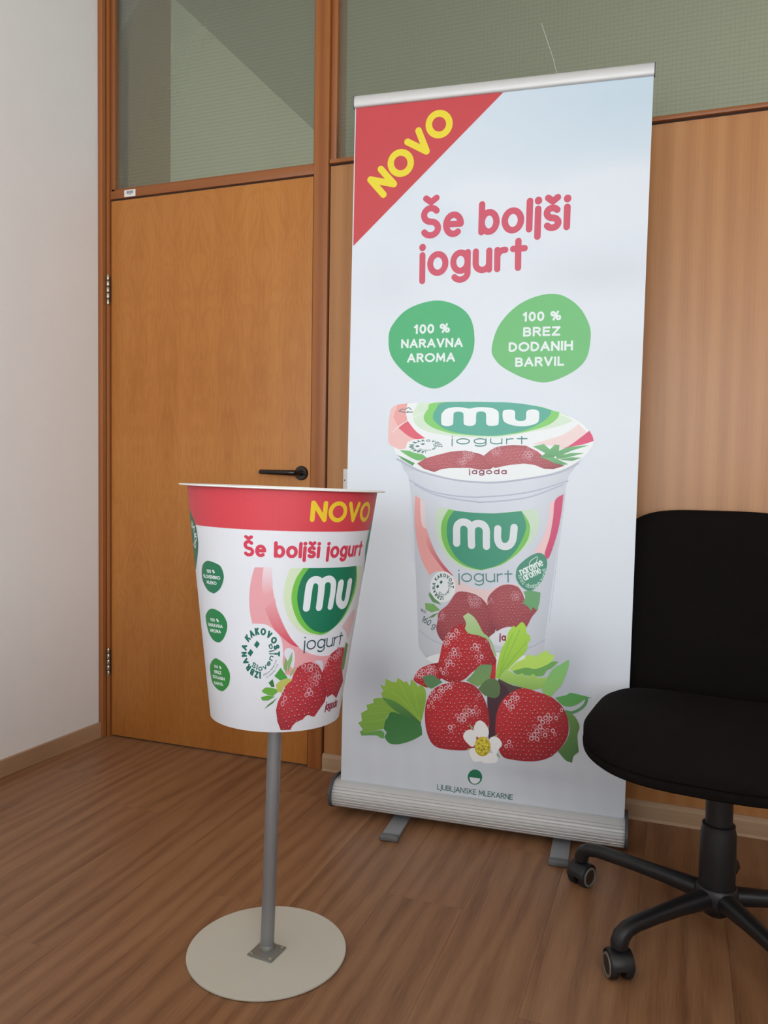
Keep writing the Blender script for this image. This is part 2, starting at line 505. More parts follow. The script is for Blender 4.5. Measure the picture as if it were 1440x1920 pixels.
trim = tag(box('trim_4', 0.893, ROOM_X1, -0.012, 0.10, 2.046, 2.059, M_frame_x, None, 0.0015), kind=S)
box('joint', 0.893, ROOM_X1, 0.0, 0.03, 2.040, 2.046, M_groove, trim)
# glazing
w1 = tag(empty('window_1', (0, 0, 2.05)), kind=S)
box('glass', 0.004, DW - 0.002, 0.020, 0.026, 0.006, ROOM_H - 2.05, M_glass, w1)
box('glazing_bead', 0.0, DW, 0.004, 0.019, 0.001, 0.0095, M_frame_x, w1, 0.001)
box('glazing_bead', -0.004, 0.0135, 0.004, 0.019, 0.0, ROOM_H - 2.05, M_frame, w1, 0.001)
box('glazing_bead', DW - 0.0075, DW + 0.002, 0.004, 0.019, 0.0, ROOM_H - 2.05, M_frame, w1, 0.001)
w2 = tag(empty('window_2', (0.89, 0, 2.059)), kind=S)
box('glass', 0.002, ROOM_X1 - 0.89, 0.020, 0.026, 0.001, ROOM_H - 2.059, M_glass, w2)
box('glazing_bead', 0.0, 0.022, 0.000, 0.019, 0.0, ROOM_H - 2.059, M_frame, w2, 0.001)
sweep('crack_line', [(0.688, 0.0192, 0.335), (0.726, 0.0192, 0.225), (0.745, 0.0192, 0.152), (0.752, 0.0192, 0.11)], [(0.0009, 0.0006)] * 4, M_white, w2, 6)
# corridor beyond the glass
M_reveal = plain('reveal board', srgb(164, 134, 100), 0.8)
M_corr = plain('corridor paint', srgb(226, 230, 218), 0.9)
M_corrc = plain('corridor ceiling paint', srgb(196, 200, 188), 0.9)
tag(box('wall_corridor_pier', -0.10, 0.0, 0.10, 0.37, 0.0, 3.0, M_reveal), kind=S)
tag(box('wall_corridor_left', -0.10, 0.0, 0.37, 3.2, 0.0, 3.0, M_corr), kind=S)
tag(box('wall_corridor_far', -0.10, ROOM_X1, 3.2, 3.3, 0.0, 3.0, M_corr), kind=S)
tag(box('wall_corridor_right', ROOM_X1, ROOM_X1 + 0.1, 0.0, 3.3, 0.0, 3.0, M_corr), kind=S)
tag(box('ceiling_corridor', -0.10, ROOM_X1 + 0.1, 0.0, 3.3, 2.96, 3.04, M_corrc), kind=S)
tag(box('floor_corridor', -0.10, ROOM_X1 + 0.1, 0.06, 3.3, -0.06, 0.0, M_sub), kind=S)
# skirting
bb = tag(quad_prism('baseboard_left', [(wall_left_x(-0.024), -0.024), (wall_left_x(ROOM_Y0), ROOM_Y0), (wall_left_x(ROOM_Y0) + 0.013, ROOM_Y0), (wall_left_x(-0.024) + 0.013, -0.024)], 0.0, 0.056, M_skirt_y), kind=S)
extrude_prof = [(-0.0, 0.0), (-0.0, 0.058), (-0.006, 0.058), (-0.011, 0.053), (-0.013, 0.044), (-0.013, 0.008), (-0.015, 0.0)]
tag(extrude_x('baseboard_back', extrude_prof, 0.892, ROOM_X1, M_skirt), kind=S)

# sticker on the rail over the door
st = tag(box('barcode_sticker', 0.064, 0.113, -0.0052, -0.0042, 2.0225, 2.0475, M_paper), 'small white barcode sticker on the rail above the wooden door', 'sticker')
xx = 0.074
rs = random.Random(3)
bm = bmesh.new()
while xx < 0.104:
    wdt = rs.choice((0.0006, 0.0009, 0.0014))
    bm_box(bm, xx, xx + wdt, -0.00545, -0.0053, 2.033, 2.0435)
    xx += wdt + rs.choice((0.0006, 0.0009))
bm_box(bm, 0.086, 0.092, -0.00545, -0.0053, 2.0285, 2.031)
from_bm('barcode', bm, M_inkgrey, st)
# light switch half hidden by the banner
sw = tag(empty('light_switch', (0.995, 0, 1.0)), 'white wall switch plate on the panel, half hidden by the banner edge', 'switch')
box('plate', -0.040, 0.040, -0.009, 0.0, -0.042, 0.036, M_white, sw, 0.002)
box('rocker', -0.026, 0.026, -0.013, -0.0085, -0.028, 0.024, M_white, sw, 0.0015)
box('indicator', -0.036, -0.033, -0.0095, -0.0088, -0.005, 0.0, M_black, sw)

# ------------------------------------------------------------------ printed artwork (vector shapes in millimetres on the sheet)
def arc(cx, cy, rx, ry, a0, a1, n=16):
    return [(cx + rx * math.cos(math.radians(a0 + (a1 - a0) * i / n)), cy + ry * math.sin(math.radians(a0 + (a1 - a0) * i / n))) for i in range(n + 1)]
X = 0.70
S_UP = arc(.27, .75, .25, .25, 35, 262) + arc(.27, .25, .27, .25, 88, -148)
s_lo = arc(.2, .525, .19, .175, 35, 262, 12) + arc(.2, .175, .2, .175, 88, -148, 12)
GLYPH = {
 'A': (.72, [[(0, 0), (.36, 1), (.72, 0)], [(.13, .33), (.59, .33)]]),
 'B': (.56, [[(0, .53), (.3, .53)] + arc(.3, .765, .23, .235, -90, 90)[1:] + [(0, 1), (0, 0), (.3, 0)] + arc(.3, .265, .27, .265, -90, 90)[1:]]),
 'D': (.66, [[(0, 0), (0, 1), (.2, 1)] + arc(.2, .5, .46, .5, 90, -90)[1:] + [(0, 0)]]),
 'E': (.5, [[(.5, 0), (0, 0), (0, 1), (.5, 1)], [(0, .52), (.44, .52)]]),
 'H': (.64, [[(0, 0), (0, 1)], [(.64, 0), (.64, 1)], [(0, .52), (.64, .52)]]),
 'I': (0, [[(0, 0), (0, 1)]]),
 'J': (.10, [[(.10, 1), (.10, -.02)] + arc(-.10, -.02, .20, .22, 0, -85, 8)[1:]]),
 'K': (.58, [[(0, 0), (0, 1)], [(.54, 1), (.02, .42)], [(.2, .6), (.58, 0)]]),
 'L': (.46, [[(0, 1), (0, 0), (.46, 0)]]),
 'M': (.80, [[(0, 0), (.06, 1), (.40, .2), (.74, 1), (.80, 0)]]),
 'N': (.64, [[(0, 0), (0, 1), (.64, 0), (.64, 1)]]),
 'O': (.90, [arc(.45, .5, .45, .5, 0, 360, 36)]),
 'P': (.54, [[(0, 0), (0, 1), (.28, 1)] + arc(.28, .74, .26, .26, 90, -90)[1:] + [(0, .48)]]),
 'R': (.58, [[(0, 0), (0, 1), (.3, 1)] + arc(.3, .75, .25, .25, 90, -90)[1:] + [(0, .5)], [(.28, .5), (.58, 0)]]),
 'S': (.54, [S_UP]),
 'T': (.60, [[(0, 1), (.60, 1)], [(.30, 1), (.30, 0)]]),
 'U': (.64, [[(0, 1), (0, .32)] + arc(.32, .32, .32, .32, 180, 360)[1:] + [(.64, 1)]]),
 'V': (.66, [[(0, 1), (.33, 0), (.66, 1)]]),
 'Z': (.58, [[(0, 1), (.58, 1), (0, 0), (.58, 0)]]),
 'Š': (.54, [S_UP, [(.08, 1.36), (.27, 1.22), (.46, 1.36)]]),
 'Ž': (.58, [[(0, 1), (.58, 1), (0, 0), (.58, 0)], [(.12, 1.36), (.29, 1.22), (.46, 1.36)]]),
 'a': (.50, [arc(.25, .35, .25, .35, 0, 360, 22), [(.50, X), (.50, 0)]]),
 'b': (.52, [[(0, 1), (0, 0)], arc(.26, .35, .26, .35, 0, 360, 22)]),
 'd': (.52, [[(.52, 1), (.52, 0)], arc(.26, .35, .26, .35, 0, 360, 22)]),
 'e': (.54, [[(.02, .36), (.53, .36)] + arc(.27, .35, .265, .35, 8, 308, 22)]),
 'g': (.52, [arc(.26, .36, .26, .34, 0, 360, 22), [(.52, X), (.52, -.06)] + arc(.26, -.06, .26, .25, 0, -145, 12)[1:]]),
 'h': (.46, [[(0, 1), (0, 0)], [(0, .4)] + arc(.23, .45, .23, .25, 180, 0) + [(.46, 0)]]),
 'i': (0, [[(0, X), (0, 0)], [(0, .985), (0, 1.0)]]),
 'j': (.0, [[(0, X), (0, -.28)], [(0, .985), (0, 1.0)]]),
 'l': (0, [[(0, 1), (0, 0)]]),
 'm': (.78, [[(0, X), (0, 0)], [(0, .45)] + arc(.195, .5, .195, .2, 180, 0) + [(.39, 0)], [(.39, .5)] + arc(.585, .5, .195, .2, 180, 0) + [(.78, 0)]]),
 'n': (.46, [[(0, X), (0, 0)], [(0, .4)] + arc(.23, .45, .23, .25, 180, 0) + [(.46, 0)]]),
 'o': (.56, [arc(.28, .35, .28, .35, 0, 360, 26)]),
 'r': (.26, [[(0, X), (0, 0)], [(0, .4)] + arc(.24, .44, .24, .25, 180, 82, 8)]),
 's': (.40, [s_lo]),
 'š': (.40, [s_lo, [(.04, 1.06), (.2, .93), (.36, 1.06)]]),
 't': (.40, [[(.18, .98), (.18, 0)], [(0, X), (.40, X)]]),
 'u': (.48, [[(0, X), (0, .25)] + arc(.24, .25, .24, .25, 180, 360)[1:] + [(.48, X)], [(.48, .3), (.48, 0)]]),
 'v': (.46, [[(0, X), (.23, 0), (.46, X)]]),
 'z': (.42, [[(0, X), (.42, X), (0, 0), (.42, 0)]]),
 '0': (.52, [arc(.26, .5, .26, .5, 0, 360, 26)]),
 '1': (.26, [[(0, .78), (.2, 1), (.2, 0)]]),
 '6': (.52, [arc(.26, .31, .26, .31, 0, 360, 22), arc(.46, .36, .46, .64, 180, 98, 10)]),
 '%': (.90, [arc(.18, .76, .17, .23, 0, 360, 14), arc(.72, .24, .17, .23, 0, 360, 14), [(.66, 1), (.24, 0)]]),
 ' ': (.30, []),
}
def smooth_closed(pts, sub=5):
    n = len(pts)
    out = []
    for i in range(n):
        p0, p1, p2, p3 = (Vector(pts[(i + k) % n]) for k in (-1, 0, 1, 2))
        for s in range(sub):
            t = s / sub
            out.append(tuple(0.5 * ((2 * p1) + (p2 - p0) * t + (2 * p0 - 5 * p1 + 4 * p2 - p3) * t * t + (3 * p1 - p0 - 3 * p2 + p3) * t ** 3)))
    return out
def smooth_open(pts, sub=5):
    if len(pts) < 3: return list(pts)
    q = [pts[0]] + list(pts) + [pts[-1]]
    out = []
    for i in range(1, len(q) - 2):
        p0, p1, p2, p3 = (Vector(q[i + k]) for k in (-1, 0, 1, 2))
        for s in range(sub):
            t = s / sub
            out.append(tuple(0.5 * ((2 * p1) + (p2 - p0) * t + (2 * p0 - 5 * p1 + 4 * p2 - p3) * t * t + (3 * p1 - p0 - 3 * p2 + p3) * t ** 3)))
    out.append(tuple(pts[-1]))
    return out
def smooth_mixed(pts, sub=4, corner=48):
    """smooth a closed outline but keep its real corners"""
    n = len(pts)
    if n < 6: return list(pts)
    V = [Vector(p) for p in pts]
    cs = []
    for i in range(n):
        a, b = V[i] - V[i - 1], V[(i + 1) % n] - V[i]
        if a.length > 0 and b.length > 0 and math.degrees(a.angle(b)) > corner: cs.append(i)
    if not cs: return smooth_closed(pts, sub)
    out = []
    for k, c in enumerate(cs):
        e = cs[(k + 1) % len(cs)]
        seg = [c]
        while True:
            seg.append((seg[-1] + 1) % n)
            if seg[-1] == e: break
        out += smooth_open([pts[i] for i in seg], sub)[:-1]
    return out
def stroke_tris(pts, w, square=False):
    """[(triangles, sub-layer)] covering a stroked polyline with round (or projecting square) caps"""
    P = [Vector(p) for p in pts]
    P = [p for i, p in enumerate(P) if i == 0 or (p - P[i - 1]).length > 1e-4]
    if len(P) < 2: P = [P[0], P[0] + Vector((1e-3, 0))]
    closed = len(P) > 3 and (P[0] - P[-1]).length < 1e-2 * max(1, w)
    if closed: P[-1] = P[0].copy()
    h = w / 2
    if square and not closed:
        P[0] = P[0] + (P[0] - P[1]).normalized() * h * 0.96
        P[-1] = P[-1] + (P[-1] - P[-2]).normalized() * h * 0.96
    perp = lambda d: Vector((-d.y, d.x))
    dirs = [(P[i + 1] - P[i]).normalized() for i in range(len(P) - 1)]
    runs, cur = [], [0]
    for i in range(1, len(P) - 1):
        cur.append(i)
        if dirs[i - 1].dot(dirs[i]) < 0.80:
            runs.append(cur); cur = [i]
    cur.append(len(P) - 1); runs.append(cur)
    out = []
    def fan(c, a0, a1, steps):
        pr = [c + Vector((math.cos(a0 + (a1 - a0) * s / steps), math.sin(a0 + (a1 - a0) * s / steps))) * h for s in range(steps + 1)]
        return [(c, pr[s], pr[s + 1]) for s in range(steps)]
    single = len(runs) == 1
    for k, r in enumerate(runs):
        L, R = [], []
        for i in r:
            if i == r[0]: n0 = n1 = perp(dirs[i])
            elif i == r[-1]: n0 = n1 = perp(dirs[i - 1])
            else: n0, n1 = perp(dirs[i - 1]), perp(dirs[i])
            if closed and single and i in (0, len(P) - 1): n0, n1 = perp(dirs[-1]), perp(dirs[0])
            m_ = (n0 + n1).normalized()
            m_ = m_ * (h / max(0.5, m_.dot(n1)))
            L.append(P[i] + m_); R.append(P[i] - m_)
        if square:
            for end, j, o_ in ((0, 0, 1), (1, -1, -1)):
                i = r[j]
                if (end == 0 and k == 0) or (end == 1 and k == len(runs) - 1): continue
                turn = dirs[i - 1].angle(dirs[i])
                d_ = (dirs[i] * -1) if end == 0 else dirs[i - 1]
                ex_ = h * min(0.9, math.tan(min(turn, 2.6) / 2))
                L[j] = L[j] + d_ * ex_; R[j] = R[j] + d_ * ex_
        T = []
        for i in range(len(r) - 1):
            T += [(L[i], R[i], R[i + 1]), (L[i], R[i + 1], L[i + 1])]
        out.append((T, k * 0.012))
    for k in range(1, len(runs) if not square else 0):
        c = P[runs[k][0]]
        out.append((fan(c, 0, 2 * math.pi, 14), (len(runs) + k) * 0.012))
    if not closed and not square:
        a0 = math.atan2(*perp(dirs[0]).yx); a1 = math.atan2(*perp(dirs[-1]).yx)
        out.append((fan(P[0], a0, a0 + math.pi, 8), 0.0))
        out.append((fan(P[-1], a1 - math.pi, a1, 8), (len(runs) - 1) * 0.012))
    return out
def text_layout(text, wr, gap=0.055):
    """centre line strokes with x in cap-height units"""
    x, out = 0.0, []
    for i, ch in enumerate(text):
        adv, st_ = GLYPH[ch]
        g = gap
        out.append((ch, x, adv, st_))
        x += adv + (wr + g) * (1.0 if ch != ' ' else 0.5)
    last = out[-1]
    return out, last[1] + last[2]
def poly_tris(pts):
    V = [Vector((p[0], p[1], 0)) for p in pts]
    return [tuple(Vector(pts[i]) for i in t) for t in tessellate_polygon([V])]
def in_poly(p, poly):
    x, y, c, j = p[0], p[1], False, len(poly) - 1
    for i in range(len(poly)):
        xi, yi = poly[i]; xj, yj = poly[j]
        if (yi > y) != (yj > y) and x < (xj - xi) * (y - yi) / (yj - yi) + xi: c = not c
        j = i
    return c
def berry(prim, add):
    _, part, layer, k, outline, ang, hi, seed, pitch, tone, sm = prim
    o = smooth_closed(outline, 4) if sm else outline
    cx = sum(p[0] for p in o) / len(o); cy = sum(p[1] for p in o) / len(o)
    xs = [p[0] for p in o]; ys = [p[1] for p in o]
    rx, ry = (max(xs) - min(xs)) / 2, (max(ys) - min(ys)) / 2
    base = {0: ((0.56, 0.030, 0.040), (0.36, 0.020, 0.032)), -1: ((0.52, 0.105, 0.125), (0.38, 0.065, 0.085)), -2: ((0.62, 0.14, 0.165), (0.48, 0.09, 0.11)), 1: ((0.60, 0.045, 0.065), (0.42, 0.028, 0.046))}[tone]
    def shade(p):
        u, v = (p[0] - cx) / rx, (p[1] - cy) / ry
        t = min(1.15, max(0, 0.42 + 0.34 * v - 0.32 * u + 0.34 * (1 - u * u - v * v)))
        r = u * u + v * v
        e = 1.0 - 0.28 * max(0, r - 0.55)
        return tuple((base[1][i] + (base[0][i] - base[1][i]) * t) * e * k for i in range(3))
    rings = 7
    n = len(o)
    for j in range(rings):
        a, b = j / rings, (j + 1) / rings
        for i in range(n):
            p, q_ = Vector(o[i]), Vector(o[(i + 1) % n])
            c = Vector((cx, cy))
            A, B_, C_, D_ = c + (p - c) * a, c + (p - c) * b, c + (q_ - c) * b, c + (q_ - c) * a
            if j: add(part, layer, [(A, B_, C_), (A, C_, D_)], shade)
            else: add(part, layer, [(c, B_, C_)], shade)
    rs = random.Random(seed)
    pm = pitch * 1.42 if abs(rx) > 20 else pitch * 1.3
    rows = int(2 * ry / (pm * 0.82)) + 1
    for r in range(rows):
        yy = cy - ry + (r + .5) * pm * 0.82
        m_ = int(2 * rx / pm) + 1
        for q_ in range(m_):
            x0 = cx - rx + (q_ + (r % 2) * .5 + .25) * pm + rs.uniform(-.12, .12) * pm
            y0 = yy + rs.uniform(-.12, .12) * pm + 0.10 * (x0 - cx)
            u, v = (x0 - cx) / rx, (y0 - cy) / ry
            rr = math.hypot(u, v)
            if not in_poly((x0 + 2.2 * (1 if u > 0 else -1), y0), o) or not in_poly((x0, y0 + 2.2 * (1 if v > 0 else -1)), o) or not in_poly((x0 - 2.2, y0), o) or not in_poly((x0 + 2.2, y0), o) or not in_poly((x0, y0 - 2.2), o): continue
            s = pm * 0.30 * (1 - 0.25 * max(0, rr - .5))
            glow = 0
            for hx, hy, hr in hi:
                d = math.hypot(x0 - hx, y0 - hy) / (hr * 1.15)
                glow = max(glow, 1 - d * d)
            b0 = shade((x0, y0))
            wsq = max(0.55, math.sqrt(max(0.05, 1 - 0.75 * u * u)))
            def el(sx, sy, dx=0, dy=0, nn=9):
                return [(x0 + dx + sx * math.cos(2 * math.pi * i / nn), y0 + dy + sy * math.sin(2 * math.pi * i / nn)) for i in range(nn)]
            if glow > 0.05:
                w_ = min(1, 0.45 + glow) * (1.0 if tone == 0 else 0.75)
                ringc = tuple(min(0.8, b0[i] + ((0.80, 0.50, 0.55)[i] * k - b0[i]) * w_) for i in range(3))
                g = 1.62 if glow > 0.5 else 1.4
                add(part, layer + 0.25, poly_tris(el(s * g * wsq, s * g)), ringc)
                add(part, layer + 0.5, poly_tris(el(s * 0.95 * wsq, s * 0.95, 0, -s * .1)), tuple(c * 0.72 for c in b0))
                add(part, layer + 0.75, poly_tris(el(s * 0.32 * wsq, s * 0.4, -s * .2, s * .15, 6)), tuple(min(.8, c * 1.4 + .03 * k) for c in b0))
            else:
                add(part, layer + 0.25, poly_tris(el(s * 1.0 * wsq, s * 1.0)), tuple(c * 0.66 for c in b0))
                f = rs.random()
                ringc = tuple(b0[i] + ((0.80, 0.42, 0.40)[i] * k - b0[i]) * (0.55 + 0.4 * f) for i in range(3))
                add(part, layer + 0.5, poly_tris(el(s * 0.52 * wsq, s * 0.40, -s * .12, s * (.5 if f > .4 else 0), 6)), ringc)
def art_prims(prims):
    """-> {part: (verts2d+layer, tris, colours)}"""
    parts = {}
    def add(part, layer, tris, colour):
        V, F, C = parts.setdefault(part, ([], [], []))
        for t in tris:
            i = len(V)
            for p in t:
                V.append((p[0], p[1], layer))
                C.append(colour(p) if callable(colour) else colour)
            F.append((i, i + 1, i + 2))
    def add_stroke(part, layer, pieces, colour):
        for T, dz in pieces: add(part, layer + dz, T, colour)
    for pi, p in enumerate(prims):
        kd = p[0]
        p = p[:2] + (p[2] + (pi % 5) * 0.13,) + p[3:]
        if kd == 'P':
            _, part, layer, c, pts, sm, c2 = p
            q = smooth_closed(pts) if sm == 1 else smooth_mixed(pts)
            if c2:
                xs = [v[0] for v in q]; ys = [v[1] for v in q]
                x0, y0, w, h = min(xs), min(ys), max(xs) - min(xs), max(ys) - min(ys)
                f = lambda v, c=c, c2=c2, x0=x0, y0=y0, w=w, h=h: tuple(c2[i] + (c[i] - c2[i]) * min(1, max(0, 0.25 * (1 - (v[0] - x0) / w) + 0.75 * (v[1] - y0) / h)) for i in range(3))
                if part.startswith('printed_label') or part.startswith('printed_pot'):
                    f = lambda v, c=c, c2=c2, y0=y0, h=h: tuple(c[i] + (c2[i] - c[i]) * min(1, max(0, (v[1] - y0) / h)) for i in range(3))
                add(part, layer, poly_tris(q), f)
            else:
                add(part, layer, poly_tris(q), c)
        elif kd == 'S':
            _, part, layer, c, w, pts, sm = p
            add_stroke(part, layer, stroke_tris(smooth_open(pts) if sm else pts, w), c)
        elif kd == 'T':
            _, part, layer, c, text, x0, y0, x1, y1, h, wr, sq = p
            w = h * wr
            lay, W0 = text_layout(text, wr / (1 - wr))
            d = Vector((x1 - x0, y1 - y0)); Lw = d.length; d.normalize()
            nv = Vector((-d.y, d.x))
            kx, ky = (Lw - w) / W0, h - w
            for ch, gx, adv, sts in lay:
                for si, s_ in enumerate(sts):
                    pl = [Vector((x0, y0)) + d * (w / 2 + (gx + px) * kx) + nv * (w / 2 + py * ky) for px, py in s_]
                    add_stroke(part, layer + si * 0.11 + (0.03 if gx and lay[0][1] != gx and int(gx * 7) % 2 else 0), stroke_tris(pl, w * (1.12 if ch in 'ijš' and len(s_) == 2 and s_[0][1] == .985 else 1), bool(sq)), c)
        elif kd == 'K':
            _, part, layer, c, text, fr, rad, a0, a1, h, wr, inside, sq = p
            ox, oy, ax, ay, bx, by = fr
            rm = (math.hypot(ax, ay) + math.hypot(bx, by)) / 2
            w = h * wr
            lay, W0 = text_layout(text, wr / (1 - wr), 0.12)
            hc = h - w
            for ch, gx, adv, sts in lay:
                mid = a0 + (a1 - a0) * ((gx + adv / 2) / W0)
                th = math.radians(mid)
                kx = abs(math.radians(a1 - a0)) * rad / W0
                er = Vector((math.cos(th), math.sin(th)))
                et = Vector((math.sin(th), -math.cos(th))) if not inside else Vector((-math.sin(th), math.cos(th)))
                eu = er if not inside else -er
                for si, s_ in enumerate(sts):
                    pl = []
                    for px, py in s_:
                        v = er * rad + et * ((px - adv / 2) * kx) + eu * (w / 2 + py * hc)
                        pl.append((ox + v.x * ax + v.y * bx, oy + v.x * ay + v.y * by))
                    add_stroke(part, layer + si * 0.11, stroke_tris(pl, w * rm, bool(sq)), c)
        elif kd == 'B':
            berry(p, add)
        elif kd == 'G':
            _, part, layer, _c, lf, rt = p
            lf, rt = smooth_open(lf, 4), smooth_open(rt, 4)
            nu = 22
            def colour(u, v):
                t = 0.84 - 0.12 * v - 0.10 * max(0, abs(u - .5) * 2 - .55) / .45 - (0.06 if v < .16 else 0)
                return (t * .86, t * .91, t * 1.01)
            for j in range(len(lf) - 1):
                v0, v1 = j / (len(lf) - 1), (j + 1) / (len(lf) - 1)
                for i in range(nu):
                    u0, u1 = i / nu, (i + 1) / nu
                    sag = lambda u, v: -26 * (1 - (2 * u - 1) ** 2) * (0.6 + .4 * v)
                    pt = lambda u, L_, R_, v: Vector(L_) + (Vector(R_) - Vector(L_)) * u + Vector((0, sag(u, v) if v > .3 else sag(u, v) * v / .3))
                    A, B_ = pt(u0, lf[j], rt[j], v0), pt(u1, lf[j], rt[j], v0)
                    C_, D_ = pt(u1, lf[j + 1], rt[j + 1], v1), pt(u0, lf[j + 1], rt[j + 1], v1)
                    V, F, C = parts.setdefault(part, ([], [], []))
                    s0 = len(V)
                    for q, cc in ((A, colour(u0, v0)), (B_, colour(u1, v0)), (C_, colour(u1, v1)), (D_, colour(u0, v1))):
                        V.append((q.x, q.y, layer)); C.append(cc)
                    F += [(s0, s0 + 1, s0 + 2), (s0, s0 + 2, s0 + 3)]
    return parts
def split_long(V, F, C, maxlen):
    V, C = list(V), list(C)
    todo, out = list(F), []
    while todo:
        a, b, c = todo.pop()
        pa, pb, pc = V[a], V[b], V[c]
        l = [(math.dist(pa[:2], pb[:2]), a, b, c), (math.dist(pb[:2], pc[:2]), b, c, a), (math.dist(pc[:2], pa[:2]), c, a, b)]
        d, i, j, k_ = max(l)
        if d <= maxlen:
            out.append((a, b, c)); continue
        m_ = len(V)
        V.append(tuple((V[i][q] + V[j][q]) / 2 for q in range(3)))
        C.append(tuple((C[i][q] + C[j][q]) / 2 for q in range(3)))
        todo += [(i, m_, k_), (m_, j, k_)]
    return V, out, C
def build_prints(prims, mapper, mat, parent, maxlen=None):
    for part, (V, F, C) in art_prims(prims).items():
        if maxlen: V, F, C = split_long(V, F, C, maxlen)
        pts = [mapper(v[0], v[1], v[2]) for v in V]
        FF = []
        for a, b, c in F:      # all facing out of the sheet
            cr = (V[b][0] - V[a][0]) * (V[c][1] - V[a][1]) - (V[b][1] - V[a][1]) * (V[c][0] - V[a][0])
            if abs(cr) < 1e-5: continue
            FF.append((a, b, c) if cr > 0 else (a, c, b))
        o = mesh_obj(part.split('#')[0], pts, FF, mat, parent)
        set_ink(o, C)
def set_ink(o, C):
    at = o.data.color_attributes.new('ink', 'FLOAT_COLOR', 'POINT')
    flat = []
    for c in C: flat += [c[0], c[1], c[2], 1.0]
    at.data.foreach_set('color', flat)

